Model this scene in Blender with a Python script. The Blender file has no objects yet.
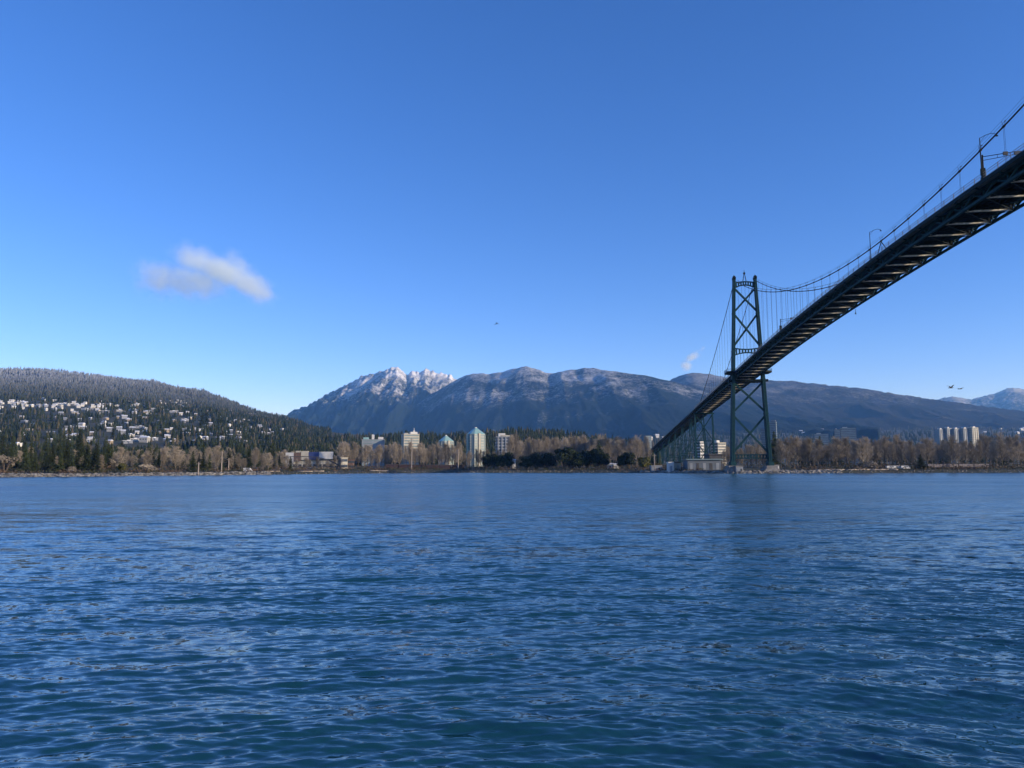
import bpy, math, random
import numpy as np
from math import sin, cos, atan, radians, pi, sqrt, tan

# ------------------------------------------------------------------ camera, world, sun, exposure
SC = bpy.context.scene
COL = SC.collection
F = 769.0; CH = 4.0; PITCH = atan(83/769); ROLL = radians(.2)
_f = np.array([0, cos(PITCH), sin(PITCH)]); _r = np.array([1., 0, 0]); _u = np.array([0, -sin(PITCH), cos(PITCH)])
_R = _r*cos(ROLL) - _u*sin(ROLL); _U = _u*cos(ROLL) + _r*sin(ROLL)
cam = bpy.data.cameras.new('camera'); camo = bpy.data.objects.new('camera', cam); COL.objects.link(camo)
from mathutils import Matrix, Vector
M = Matrix(((_R[0], _U[0], -_f[0], 0), (_R[1], _U[1], -_f[1], 0), (_R[2], _U[2], -_f[2], CH), (0, 0, 0, 1)))
camo.matrix_world = M
cam.sensor_width = 36; cam.lens = F/1024*36; cam.clip_start = .3; cam.clip_end = 80000
SC.camera = camo

SUN_EL = radians(15.0); SUN_AZ = radians(65)       # azimuth: to the right of straight behind the camera
sd = Vector((sin(SUN_AZ)*cos(SUN_EL), -cos(SUN_AZ)*cos(SUN_EL), sin(SUN_EL)))   # towards the sun
w = bpy.data.worlds.new('World'); SC.world = w; w.use_nodes = True
nt = w.node_tree; bg = nt.nodes['Background']
sky = nt.nodes.new('ShaderNodeTexSky'); sky.sky_type = 'NISHITA'; sky.sun_disc = False
sky.sun_elevation = SUN_EL; sky.sun_rotation = math.atan2(sd.x, sd.y)
sky.altitude = 0; sky.air_density = .7; sky.dust_density = 0.; sky.ozone_density = 3.4
hsv = nt.nodes.new('ShaderNodeHueSaturation'); hsv.inputs['Saturation'].default_value = 1.18
nt.links.new(sky.outputs[0], hsv.inputs['Color']); wb = nt.nodes.new('ShaderNodeMix'); wb.data_type = 'RGBA'; wb.blend_type = 'MULTIPLY'; wb.inputs[0].default_value = 1; wb.inputs[7].default_value = (1.15, .88, 1.1, 1)
nt.links.new(hsv.outputs[0], wb.inputs[6]); nt.links.new(wb.outputs[2], bg.inputs[0]); bg.inputs[1].default_value = 0.15
sun = bpy.data.lights.new('sun', 'SUN'); sun.energy = 3.5; sun.angle = radians(.5); sun.color = (1, .89, .74)
suno = bpy.data.objects.new('sun', sun); COL.objects.link(suno)
suno.rotation_euler = sd.to_track_quat('Z', 'Y').to_euler()
SC.view_settings.view_transform = 'Standard'; SC.view_settings.look = 'None'
SC.view_settings.gamma = 1; SC.view_settings.exposure = 0.6; SC.view_settings.use_curve_mapping = False
SC.render.engine = 'CYCLES'
SC.cycles.use_denoising = True
SC.cycles.max_bounces = 10; SC.cycles.diffuse_bounces = 2; SC.cycles.glossy_bounces = 3
SC.cycles.volume_bounces = 8; SC.cycles.transparent_max_bounces = 8
SC.cycles.volume_step_rate = 1; SC.cycles.volume_max_steps = 64

# ------------------------------------------------------------------ small maths
def ray(x, y):
    d = _f + _R*((x-512)/F) - _U*((y-384)/F)
    return d/d[1]
def P(x, y, Y):
    d = ray(x, y); return np.array([d[0]*Y, Y, CH+d[2]*Y])
def proj(X, Y, Z):
    v = np.array([X, Y, Z-CH]); k = F/v.dot(_f)
    return 512+v.dot(_R)*k, 384-v.dot(_U)*k
def colx(px, Y, z=4.0):                 # X of the point seen in column px at depth Y and height z
    y = 467.
    for _ in range(3):
        X = ray(px, y)[0]*Y; y = proj(X, Y, z)[1]
    return X
RND = random.Random(7); NR = np.random.RandomState(11)

_perm = np.random.RandomState(3).rand(256, 256)
def vnoise(x, y):
    xi = np.floor(x).astype(int); yi = np.floor(y).astype(int); fx = x-xi; fy = y-yi
    fx = fx*fx*(3-2*fx); fy = fy*fy*(3-2*fy)
    a = _perm[xi & 255, yi & 255]; b = _perm[(xi+1) & 255, yi & 255]
    c = _perm[xi & 255, (yi+1) & 255]; d = _perm[(xi+1) & 255, (yi+1) & 255]
    return (a*(1-fx)+b*fx)*(1-fy)+(c*(1-fx)+d*fx)*fy*1.0
def fbm(x, y, o=5, ridged=False):
    s = 0; a = .5; n = 0
    for k in range(o):
        v = vnoise(x*2**k+17.3*k, y*2**k+5.1*k)
        if ridged: v = 1-abs(2*v-1)
        s = s+a*v; n += a; a *= .5
    return s/n

# ------------------------------------------------------------------ materials
def mat(name, col, rough=.7, col2=None, scale=1., bump=0., metal=0., spec=.5, obj_var=0., stretch=(1, 1, 1), detail=4, fac=(.35, .65)):
    m = bpy.data.materials.new(name); m.use_nodes = True; t = m.node_tree; b = t.nodes['Principled BSDF']
    b.inputs['Base Color'].default_value = (*col, 1); b.inputs['Roughness'].default_value = rough
    b.inputs['Metallic'].default_value = metal; b.inputs['Specular IOR Level'].default_value = spec
    out = None
    if col2 is not None or bump:
        g = t.nodes.new('ShaderNodeNewGeometry'); mp = t.nodes.new('ShaderNodeMapping'); mp.inputs['Scale'].default_value = stretch
        t.links.new(g.outputs['Position'], mp.inputs[0])
        n = t.nodes.new('ShaderNodeTexNoise'); n.inputs['Scale'].default_value = scale; n.inputs['Detail'].default_value = detail
        t.links.new(mp.outputs[0], n.inputs['Vector'])
        if col2 is not None:
            mr = t.nodes.new('ShaderNodeMapRange'); mr.inputs[1].default_value = fac[0]; mr.inputs[2].default_value = fac[1]
            t.links.new(n.outputs[0], mr.inputs[0])
            mx = t.nodes.new('ShaderNodeMix'); mx.data_type = 'RGBA'
            mx.inputs[6].default_value = (*col, 1); mx.inputs[7].default_value = (*col2, 1)
            t.links.new(mr.outputs[0], mx.inputs[0]); out = mx.outputs[2]
            t.links.new(out, b.inputs['Base Color'])
        if bump:
            bp = t.nodes.new('ShaderNodeBump'); bp.inputs['Strength'].default_value = bump; bp.inputs['Distance'].default_value = 1/scale
            t.links.new(n.outputs[0], bp.inputs['Height']); t.links.new(bp.outputs[0], b.inputs['Normal'])
    if obj_var:
        oi = t.nodes.new('ShaderNodeObjectInfo'); mr = t.nodes.new('ShaderNodeMapRange')
        mr.inputs[3].default_value = 1-obj_var; mr.inputs[4].default_value = 1+obj_var
        t.links.new(oi.outputs['Random'], mr.inputs[0])
        hs = t.nodes.new('ShaderNodeHueSaturation'); t.links.new(mr.outputs[0], hs.inputs['Value'])
        if out is not None: t.links.new(out, hs.inputs['Color'])
        else: hs.inputs['Color'].default_value = (*col, 1)
        t.links.new(hs.outputs[0], b.inputs['Base Color'])
    return m

STEEL = mat('green_painted_steel', (.007, .034, .042), .6, (.011, .050, .055), .6, .08, spec=.12)
STEELD = mat('dark_painted_steel', (.004, .012, .014), .6, (.010, .014, .012), .5, .1, spec=.1)
BEAM = mat('sunlit_flange_tone', (.85, .8, .68), .5, (.5, .43, .33), 1.2, .1)  # pale cream that puts the sun streaks into the flange colour
GALV = mat('railing_steel', (.09, .1, .11), .5, (.14, .15, .16), 1.)
CABLE = mat('cable_wrap', (.02, .024, .03), .6, (.04, .038, .038), 2., spec=.2)
ASPH = mat('asphalt', (.05, .05, .05), .9, (.035, .035, .035), 1.)
CONC = mat('concrete', (.22, .21, .2), .85, (.14, .135, .125), .5, .2)
WHITE = mat('white_paint', (.6, .59, .55), .6, (.5, .49, .46), .6)
CREAM = mat('cream_render', (.5, .46, .36), .75, (.4, .37, .29), .3)
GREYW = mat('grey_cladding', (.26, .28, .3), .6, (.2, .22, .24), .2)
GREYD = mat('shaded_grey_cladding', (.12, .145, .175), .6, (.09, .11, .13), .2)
BLUEG = mat('blue_glass', (.13, .18, .18), .3, (.2, .26, .25), .08, spec=.8)
TEALG = mat('green_glass_roof', (.2, .36, .34), .2, (.28, .42, .38), .2, spec=.8)
DGLASS = mat('dark_glass', (.03, .04, .05), .15, spec=.8)
BROWNW = mat('brown_brick', (.16, .1, .075), .85, (.1, .06, .05), 1.)
BLUEP = mat('blue_panel', (.04, .06, .19), .6, (.03, .05, .15), .3)
DARKR = mat('dark_roof', (.045, .045, .05), .8, (.07, .07, .07), .5)
RUST = mat('rusty_freight_paint', (.07, .035, .03), .8, (.03, .02, .02), 1.2)
PALEC = mat('pale_freight_paint', (.26, .22, .2), .7, (.16, .13, .12), 1.)
SNOWR = mat('snowy_roof', (.7, .72, .75), .8, (.2, .21, .23), .15, fac=(.5, .8))
WALLS = [mat('pale_house_wall', (.5, .48, .43), .8, obj_var=.35), mat('grey_house_wall', (.2, .21, .23), .8, obj_var=.4),
         mat('tan_house_wall', (.3, .24, .17), .8, obj_var=.3)]
RUBBER = mat('rubber', (.02, .02, .02), .9)
TRUNK = mat('bark', (.12, .09, .07), .9, (.07, .055, .04), 3.)
PTRUNK = mat('pale_bark', (.16, .135, .105), .9, (.1, .085, .065), 2.)
TWIG = mat('bare_twigs', (.34, .285, .21), .9, (.21, .175, .13), .12, obj_var=.35)
NEEDLE = mat('conifer_needles', (.05, .064, .022), .8, (.022, .032, .014), .5, obj_var=.45, spec=.2)
DLEAF = mat('dark_evergreen_leaves', (.020, .034, .014), .7, (.011, .018, .009), .6, obj_var=.3, spec=.2)
OLIVE = mat('olive_leaves', (.11, .11, .03), .8, (.06, .06, .02), 1., obj_var=.2, spec=.2)
ROCK = mat('shore_rock', (.3, .28, .24), .9, (.04, .04, .038), .35, .3)
WOODL = mat('bleached_driftwood', (.5, .42, .32), .85, (.34, .27, .2), 2., stretch=(.2, 1, 1))
WOODP = mat('pole_wood', (.34, .29, .24), .85, (.22, .18, .14), 2.)
BIRD = mat('dark_feathers', (.03, .028, .025), .8, (.05, .045, .04), 8.)

# ------------------------------------------------------------------ mesh building
class MB:
    def __init__(s): s.v = []; s.f = []; s.m = []; s.k = 0
    def add(s, vs, fs):
        n = len(s.v); s.v += [tuple(map(float, v)) for v in vs]; s.f += [tuple(i+n for i in f) for f in fs]; s.m += [s.k]*len(fs); return s
    def box(s, c, d, rz=0.):
        hx, hy, hz = d[0]/2, d[1]/2, d[2]/2; cs, sn = cos(rz), sin(rz); vs = []
        for z in (-hz, hz):
            for x, y in ((-hx, -hy), (hx, -hy), (hx, hy), (-hx, hy)):
                vs.append((c[0]+x*cs-y*sn, c[1]+x*sn+y*cs, c[2]+z))
        return s.add(vs, [(3, 2, 1, 0), (4, 5, 6, 7), (0, 1, 5, 4), (1, 2, 6, 5), (2, 3, 7, 6), (3, 0, 4, 7)])
    def beam(s, a, b, w, h, w2=None, h2=None, up=(0, 0, 1)):
        a = Vector(a); b = Vector(b); d = (b-a).normalized(); up = Vector(up)
        if abs(d.dot(up)) > .98: up = Vector((0, 1, 0))
        x = d.cross(up).normalized(); y = x.cross(d).normalized(); vs = []
        for p, ww, hh in ((a, w, h), (b, w2 or w, h2 or h)):
            for i, j in ((-1, -1), (1, -1), (1, 1), (-1, 1)): vs.append(p+x*(i*ww/2)+y*(j*hh/2))
        return s.add(vs, [(0, 1, 2, 3), (7, 6, 5, 4), (4, 5, 1, 0), (5, 6, 2, 1), (6, 7, 3, 2), (7, 4, 0, 3)])
    def tube(s, pts, r, n=6, r2=None):
        pts = [Vector(p) for p in pts]; N = len(pts); vs = []; fs = []
        for i, p in enumerate(pts):
            d = (pts[min(i+1, N-1)]-pts[max(i-1, 0)]).normalized()
            up = Vector((0, 0, 1)) if abs(d.z) < .95 else Vector((0, 1, 0))
            x = d.cross(up).normalized(); y = x.cross(d)
            rr = r if r2 is None else r+(r2-r)*i/(N-1)
            for k in range(n):
                t = 2*pi*k/n; vs.append(p+x*(cos(t)*rr)+y*(sin(t)*rr))
        for i in range(N-1):
            for k in range(n):
                a = i*n+k; b = i*n+(k+1) % n; fs.append((a, b, b+n, a+n))
        fs.append(tuple(range(n))[::-1]); fs.append(tuple(range((N-1)*n, N*n)))
        return s.add(vs, fs)
    def prism(s, poly, z0, z1, top=None):       # poly in xy, top poly optional (taper)
        n = len(poly); top = top or poly
        vs = [(x, y, z0) for x, y in poly]+[(x, y, z1) for x, y in top]
        return s.add(vs, [tuple(range(n))[::-1], tuple(range(n, 2*n))]+[(i, (i+1) % n, (i+1) % n+n, i+n) for i in range(n)])
    def mesh(s, name, mats, o=(0, 0, 0), smooth=False):
        me = bpy.data.meshes.new(name)
        me.from_pydata([(v[0]-o[0], v[1]-o[1], v[2]-o[2]) for v in s.v], [], s.f)
        for m in (mats if isinstance(mats, (list, tuple)) else [mats]): me.materials.append(m)
        if any(s.m): me.polygons.foreach_set('material_index', s.m)
        if smooth: me.polygons.foreach_set('use_smooth', [True]*len(s.f))
        me.update(); return me
def link(name, data, parent=None, loc=(0, 0, 0), rz=0, sc=None):
    o = bpy.data.objects.new(name, data); COL.objects.link(o); o.location = loc; o.rotation_euler = (0, 0, rz)
    if sc is not None: o.scale = sc if hasattr(sc, '__len__') else (sc, sc, sc)
    if parent: o.parent = parent
    return o
def tag(o, label=None, cat=None, group=None, kind=None):
    if label: o['label'] = label
    if cat: o['category'] = cat
    if group: o['group'] = group
    if kind: o['kind'] = kind
    return o
def npmesh(name, V, Q, mats, smooth=False, mi=None):     # numpy verts, quads or tris
    me = bpy.data.meshes.new(name); k = Q.shape[1]
    me.vertices.add(len(V)); me.vertices.foreach_set('co', V.astype(np.float32).ravel())
    me.loops.add(Q.size); me.loops.foreach_set('vertex_index', Q.astype(np.int32).ravel())
    me.polygons.add(len(Q)); me.polygons.foreach_set('loop_start', np.arange(0, Q.size, k, dtype=np.int32))
    try: me.polygons.foreach_set('loop_total', np.full(len(Q), k, dtype=np.int32))
    except Exception: pass
    for m in (mats if isinstance(mats, (list, tuple)) else [mats]): me.materials.append(m)
    if mi is not None: me.polygons.foreach_set('material_index', mi.astype(np.int32))
    if smooth: me.polygons.foreach_set('use_smooth', np.ones(len(Q), dtype=bool))
    me.update(calc_edges=True); return me
def gridquads(nr, nc, wrap=False):
    i, j = np.meshgrid(np.arange(nr-1), np.arange(nc if wrap else nc-1), indexing='ij')
    a = i*nc+j; b = i*nc+(j+1) % nc
    return np.stack([a, b, b+nc, a+nc], -1).reshape(-1, 4)

# ------------------------------------------------------------------ ground
def col_of(X, Y): return 512+773.6*X/Y
SHC = [-600, 0, 120, 250, 330, 440, 560, 640, 690, 740, 800, 900, 1024, 1700]
SHY = [330, 372, 400, 455, 500, 560, 545, 495, 450, 428, 430, 428, 425, 400]
SKC = [-600, -100, 0, 30, 70, 110, 145, 175, 205, 225, 255, 285, 320, 380, 450, 520, 560, 600, 640, 660, 700, 1700]
SKY_ = [385, 369, 368, 367.5, 369.5, 375, 379, 386, 392, 400, 411.5, 419, 431, 435.5, 437, 434, 436, 441, 446, 436, 431, 431]
YRC = [-600, 100, 200, 300, 400, 560, 640, 665, 1700]; YRV = [5000, 5000, 4500, 3300, 2200, 1900, 1900, 6000, 6000]
Y0C = [-600, 300, 640, 665, 1700]; Y0V = [850, 900, 1000, 2200, 2200]
def ground_z(X, Y):
    X = np.asarray(X, float); Y = np.asarray(Y, float); c = col_of(X, Y)
    Ys = np.interp(c, SHC, SHY) + 6*(fbm(X/40, Y*0, 3)-.5)
    z = np.interp(Y-Ys, [-60, -4, 0, 4, 8, 60, 400], [-8, -1.2, .0, .9, 1.5, 3.0, 5.0])
    Yr = np.interp(c, YRC, YRV); Y0 = np.interp(c, Y0C, Y0V)
    Hr = (467-np.interp(c, SKC, SKY_))*Yr/773.6
    t = np.clip((Y-Y0)/(Yr-Y0), 0, None)
    hill = np.where(t <= 1, np.clip(t, 0, 1)**1.12, 1-.25*np.clip(t-1, 0, 2)**1.5)*Hr
    hill = hill*(1+.10*(fbm(X/420+3, Y/420, 4)-.5)*np.clip(t*4, 0, 1)*np.clip((1.15-t)*6, 0, 1))
    return z+np.maximum(hill, 0)
GND = mat('ground_soil', (.05, .046, .026), .95, (.022, .032, .014), .02, .2, detail=8)
cs = np.arange(-600, 1705, 5.); ys = np.concatenate([np.arange(310, 620, 5.), np.geomspace(620, 9000, 90)])
Cg, Yg = np.meshgrid(cs, ys); Xg = (Cg-512)/773.6*Yg
Zg = ground_z(Xg, Yg)
tag(link('ground', npmesh('ground', np.stack([Xg, Yg, Zg], -1).reshape(-1, 3), gridquads(*Cg.shape), GND, True)), kind='structure')
def row_to_Y(px, y, lo=950, hi=6000):        # depth at which the ground shows at picture row y in column px
    for Y in np.geomspace(lo, hi, 160):
        X = colx(px, Y, 100); z = float(ground_z(X, Y))
        if proj(X, Y, z)[1] <= y: return X, Y, z
    return X, Y, z

# ------------------------------------------------------------------ mountains
def mountain_mat(name, z0, z1, frac=1., forest=(.007, .014, .012), bright=.75, sc=.03, hard=5.6):
    m = bpy.data.materials.new(name); m.use_nodes = True; t = m.node_tree; b = t.nodes['Principled BSDF']; L = t.links
    b.inputs['Roughness'].default_value = .95; b.inputs['Specular IOR Level'].default_value = .1
    g = t.nodes.new('ShaderNodeNewGeometry'); sx = t.nodes.new('ShaderNodeSeparateXYZ'); L.new(g.outputs['Position'], sx.inputs[0])
    n1 = t.nodes.new('ShaderNodeTexNoise'); n1.inputs['Scale'].default_value = sc; n1.inputs['Detail'].default_value = 5; n1.inputs['Roughness'].default_value = .85
    n2 = t.nodes.new('ShaderNodeTexNoise'); n2.inputs['Scale'].default_value = .0022; n2.inputs['Detail'].default_value = 6; n2.inputs['Roughness'].default_value = .65
    for n in (n1, n2): L.new(g.outputs['Position'], n.inputs['Vector'])
    alt = t.nodes.new('ShaderNodeMapRange'); alt.inputs[1].default_value = z0; alt.inputs[2].default_value = z1; alt.clamp = False; L.new(sx.outputs[2], alt.inputs[0])
    a1 = t.nodes.new('ShaderNodeMath'); a1.operation = 'MULTIPLY_ADD'; L.new(n2.outputs[0], a1.inputs[0]); a1.inputs[1].default_value = 3.6; L.new(alt.outputs[0], a1.inputs[2])
    a2 = t.nodes.new('ShaderNodeMath'); a2.operation = 'MULTIPLY_ADD'; L.new(n1.outputs[0], a2.inputs[0]); a2.inputs[1].default_value = 4.0; L.new(a1.outputs[0], a2.inputs[2])
    mr = t.nodes.new('ShaderNodeMapRange'); mr.inputs[1].default_value = 3.9; mr.inputs[2].default_value = hard; mr.inputs[4].default_value = frac; L.new(a2.outputs[0], mr.inputs[0])
    fo = t.nodes.new('ShaderNodeMix'); fo.data_type = 'RGBA'; fo.inputs[6].default_value = (*forest, 1); fo.inputs[7].default_value = (forest[0]*2.1, forest[1]*1.7, forest[2]*1.7, 1)
    L.new(n1.outputs[0], fo.inputs[0])
    mx = t.nodes.new('ShaderNodeMix'); mx.data_type = 'RGBA'; L.new(mr.outputs[0], mx.inputs[0]); L.new(fo.outputs[2], mx.inputs[6]); mx.inputs[7].default_value = (bright, bright*1.01, bright*1.04, 1)
    L.new(mx.outputs[2], b.inputs['Base Color'])
    bp = t.nodes.new('ShaderNodeBump'); bp.inputs['Strength'].default_value = .7; bp.inputs['Distance'].default_value = 22; L.new(n1.outputs[0], bp.inputs['Height']); L.new(bp.outputs[0], b.inputs['Normal'])
    return m
def mountain(sky, Yr, Df, m, amp=110, jag=6, seed=0, zb=40, step=1.5, kern=(.15, .2, .3, .2, .15), pw=1.15, rows=110, gx=650, gy=1100):
    sx = [p[0] for p in sky]; sy = [p[1] for p in sky]
    c = np.arange(sx[0], sx[-1]+.1, step); yy = np.interp(c, sx, sy)
    k = np.array(kern); yy = np.convolve(np.pad(yy, 2, mode='edge'), k, 'valid')
    yr = np.interp(c, [p[0] for p in Yr], [p[1] for p in Yr])
    H = (467.3-yy)*yr/773.6
    vf = np.concatenate([-np.linspace(.35, .01, 14), [0], np.linspace(.006, 1, rows)])
    V, Cc = np.meshgrid(vf, c, indexing='ij'); Hh = H[None, :]; Yc = yr[None, :]-V*Df
    Xc = (Cc-512)/773.6*Yc
    g = np.where(V < 0, 1-(-V)*2.2, zb/np.maximum(Hh, 60)+(1-zb/np.maximum(Hh, 60))*(1-np.clip(V, 0, 1))**pw)
    env = np.clip(V, 0, 1)**.6*np.clip(1.05-V, 0, 1)**.4
    rn = fbm(Xc/gx+seed, Yc/gy+seed*2, 6, True)-.62
    Z = Hh*g + amp*env*rn*2 + jag*(fbm(Cc*yr/9000/3+seed, V*40, 4)-.5)*2*(1-np.clip(abs(V)*1.5, 0, 1))
    o = link('mountain', npmesh('mountain', np.stack([Xc, Yc, Z], -1).reshape(-1, 3), gridquads(*V.shape)[:, ::-1], m, True))
    return tag(o, kind='structure')
SN_CROWN = mountain_mat('snowy_rock_and_forest', 980, 1460, 1., bright=.72, sc=.022, hard=5.2)
SN_MAIN = mountain_mat('snow_dusted_forest', 790, 1380, .85, bright=.88, sc=.03)
SN_RIGHT = mountain_mat('light_dusted_forest', 760, 1500, .5, bright=.6, forest=(.015, .018, .014), sc=.03)
crown = [(240, 440), (265, 425), (285, 413.5), (297, 408), (310, 402), (330, 391), (340, 386), (350, 381), (358, 376), (365, 373.5), (378, 371), (384, 369), (388, 368.2), (395, 365.8), (399, 368), (403, 372), (406.5, 375),
         (410, 370.5), (413, 369.3), (417, 371.4), (420, 370.6), (424, 367.2), (428, 369.6), (432, 369.9), (437, 371.4), (445, 373), (450, 374.5), (456, 378), (470, 384), (500, 395)]
mountain(crown, [(240, 12500), (395, 12200), (500, 12800)], 4200, SN_CROWN, amp=430, jag=40, seed=4, pw=1.0, gx=330, gy=1500, step=1., kern=(0, .1, .8, .1, 0))
main = [(230, 445), (285, 424), (330, 416), (375, 409), (410, 402), (432, 393), (447, 384), (456, 379), (465, 374.8), (475, 372), (483, 373), (490, 373.2), (497, 371), (503, 371.4), (510, 369), (518, 367), (525, 365.4), (532, 366.5), (540, 368.5), (550, 373.5),
        (556, 372.5), (562, 370.6), (572, 369), (582, 368), (592, 367.8), (600, 368.3), (612, 369.8), (622, 371.4), (645, 374.5), (660, 378), (675, 382), (690, 387), (710, 393), (740, 402), (780, 413), (830, 423), (880, 430)]
mountain(main, [(230, 11800), (456, 10600), (552, 9700), (620, 9000), (720, 7900), (880, 6900)], 3300, SN_MAIN, amp=170, jag=14, seed=9, zb=120, pw=1.1, gx=420, gy=1500)
right = [(640, 410), (655, 393), (672, 380), (680, 376.5), (687, 374), (695, 372.6), (705, 373), (715, 374.5), (730, 378), (750, 379.6), (770, 380), (785, 381.4), (800, 382), (830, 385.5), (868, 389.5), (900, 395), (945, 401.5), (975, 406), (1000, 409.5), (1030, 413), (1100, 422), (1250, 432), (1500, 440)]
mountain(right, [(640, 10500), (900, 9500), (1500, 9000)], 3900, SN_RIGHT, amp=150, jag=12, seed=15, zb=150, pw=1.1)
farr = [(880, 430), (925, 408), (940, 401), (950, 399), (958, 397.6), (966, 399.5), (975, 401), (984, 398.5), (992, 396.5), (1000, 395), (1006, 392.5), (1012, 389.8), (1019, 389), (1028, 390.5), (1045, 393), (1080, 390), (1150, 398), (1300, 405), (1500, 400)]
SN_FAR = mountain_mat('far_snowy_rock', 1000, 1700, .5, hard=4.8, bright=.6, sc=.015)
mountain(farr, [(880, 17500), (1500, 17500)], 4500, SN_FAR, amp=260, jag=22, seed=23, zb=60)
leftb = [(-600, 400), (-300, 398), (0, 392), (100, 400), (200, 412), (260, 428)]
mountain(leftb, [(-600, 9500), (260, 9500)], 2500, SN_RIGHT, amp=80, seed=31, zb=100, step=8)

# ------------------------------------------------------------------ water
def water():
    ang = np.concatenate([np.linspace(-180, -48, 60)[:-1], np.arange(-48, 48.01, .115), np.linspace(48, 180, 60)[1:-1]])
    ang = np.radians(ang)
    off = np.concatenate([np.arange(760, 150, -.62), np.arange(150, 5.4, -.3)]); rad = 769*CH/off
    rad = np.concatenate([np.geomspace(.8, rad[0], 12)[:-1], rad, np.geomspace(rad[-1], 19000, 40)[1:]])
    A, Rr = np.meshgrid(ang, rad); X = np.sin(A)*Rr; Y = np.cos(A)*Rr
    dr = np.gradient(rad)[:, None]*np.ones_like(A)
    rs = np.random.RandomState(5); Z = np.zeros_like(X)
    N = 190; lam = np.geomspace(.09, 4.5, N)
    patch = .85+.4*fbm(X/23+9, Y/38, 4)
    wx = 1.3*fbm(X/9+3, Y/9, 3); wy = 1.3*fbm(X/9, Y/9+7, 3)
    for i in range(N):
        l = lam[i]*(1+.05*rs.randn()); th = rs.normal(0, .27)+(.48 if i % 2 else -.05)+(rs.normal(0, .5) if i % 5 == 0 else 0); k = 2*pi/l; wgt = np.clip(.5+(X/np.maximum(Y, 1)-.18)*1.6, .12, 1.15) if i % 2 else np.clip(.95-(X/np.maximum(Y, 1)-.12)*1.2, .3, 1.15)
        slope = .025*math.exp(-(math.log(l/.3)/1.0)**2)+.0105
        fade = np.clip((l/dr-1.8)/1.8, 0, 1); sel = fade.max(1) > 0
        n = np.nonzero(sel)[0]
        if not len(n): continue
        s = slice(0, n[-1]+1)
        ph = k*((X[s]+wx[s])*sin(th)+(Y[s]+wy[s])*cos(th))+rs.rand()*6.28
        Z[s] += slope/k*np.sin(ph)*fade[s]*wgt[s]
    Z *= patch
    Z = Z+2.2*np.clip(Z, -.15, .15)**2
    V = np.stack([X, Y, Z], -1).reshape(-1, 3)
    Q = gridquads(*X.shape, wrap=True)
    c = len(V); V = np.vstack([V, [[0, 0, 0]]])
    m = bpy.data.materials.new('sea_water'); m.use_nodes = True; t = m.node_tree; b = t.nodes['Principled BSDF']; L = t.links
    b.inputs['Base Color'].default_value = (.005, .046, .052, 1); b.inputs['Roughness'].default_value = .07; b.inputs['IOR'].default_value = 1.6; b.inputs['Specular IOR Level'].default_value = 1.
    g = t.nodes.new('ShaderNodeNewGeometry')
    def noise(sc, st, det=3, rough=.55):
        mp = t.nodes.new('ShaderNodeMapping'); mp.inputs['Scale'].default_value = st; L.new(g.outputs['Position'], mp.inputs[0])
        n = t.nodes.new('ShaderNodeTexNoise'); n.inputs['Scale'].default_value = sc; n.inputs['Detail'].default_value = det; n.inputs['Roughness'].default_value = rough
        L.new(mp.outputs[0], n.inputs['Vector']); return n.outputs[0]
    gust = noise(.014, (.7, 1.6, 1), 4)
    mrg = t.nodes.new('ShaderNodeMapRange'); mrg.inputs[1].default_value = .35; mrg.inputs[2].default_value = .65; mrg.inputs[3].default_value = .8; mrg.inputs[4].default_value = 1.2
    L.new(gust, mrg.inputs[0])
    sp = t.nodes.new('ShaderNodeSeparateXYZ'); L.new(g.outputs['Position'], sp.inputs[0])
    rr = t.nodes.new('ShaderNodeMapRange'); rr.inputs[1].default_value = 8; rr.inputs[2].default_value = 110; rr.inputs[3].default_value = .05; rr.inputs[4].default_value = .24; L.new(sp.outputs[1], rr.inputs[0])
    rm = t.nodes.new('ShaderNodeMath'); rm.operation = 'MULTIPLY'; L.new(rr.outputs[0], rm.inputs[0]); L.new(mrg.outputs[0], rm.inputs[1]); L.new(rm.outputs[0], b.inputs['Roughness'])
    acc = None
    def vm(op, a, b_=None):
        n = t.nodes.new('ShaderNodeVectorMath'); n.operation = op; L.new(a, n.inputs[0])
        if b_ is not None:
            if hasattr(b_, 'default_value'): L.new(b_, n.inputs[1])
            else: n.inputs[1].default_value = b_
        return n.outputs[0]
    def cnoise(sc, st, det):
        mp = t.nodes.new('ShaderNodeMapping'); mp.inputs['Scale'].default_value = st; L.new(g.outputs['Position'], mp.inputs[0])
        n = t.nodes.new('ShaderNodeTexNoise'); n.inputs['Scale'].default_value = sc; n.inputs['Detail'].default_value = det
        L.new(mp.outputs[0], n.inputs['Vector']); return n.outputs['Color']
    for sc, st, k, det in ((9., (.45, 1.5, 1), .3, 1), (3.5, (.4, 1.5, 1), .3, 1), (1.3, (.35, 1.6, 1), .42, 2), (.3, (.22, 1.8, 1), .3, 2), (.045, (.2, 1.9, 1), .1, 3)):
        v = vm('MULTIPLY', vm('SUBTRACT', cnoise(sc, st, det), (.5, .5, .5)), (k*.6, k*1.4, 0))
        acc = v if acc is None else vm('ADD', acc, v)
    sc_ = t.nodes.new('ShaderNodeVectorMath'); sc_.operation = 'SCALE'; L.new(acc, sc_.inputs[0]); L.new(mrg.outputs[0], sc_.inputs['Scale'])
    L.new(vm('NORMALIZE', vm('ADD', g.outputs['Normal'], sc_.outputs[0])), b.inputs['Normal'])
    me = npmesh('water', V, Q, m, True)
    tag(link('water', me), kind='structure')
water()

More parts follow.
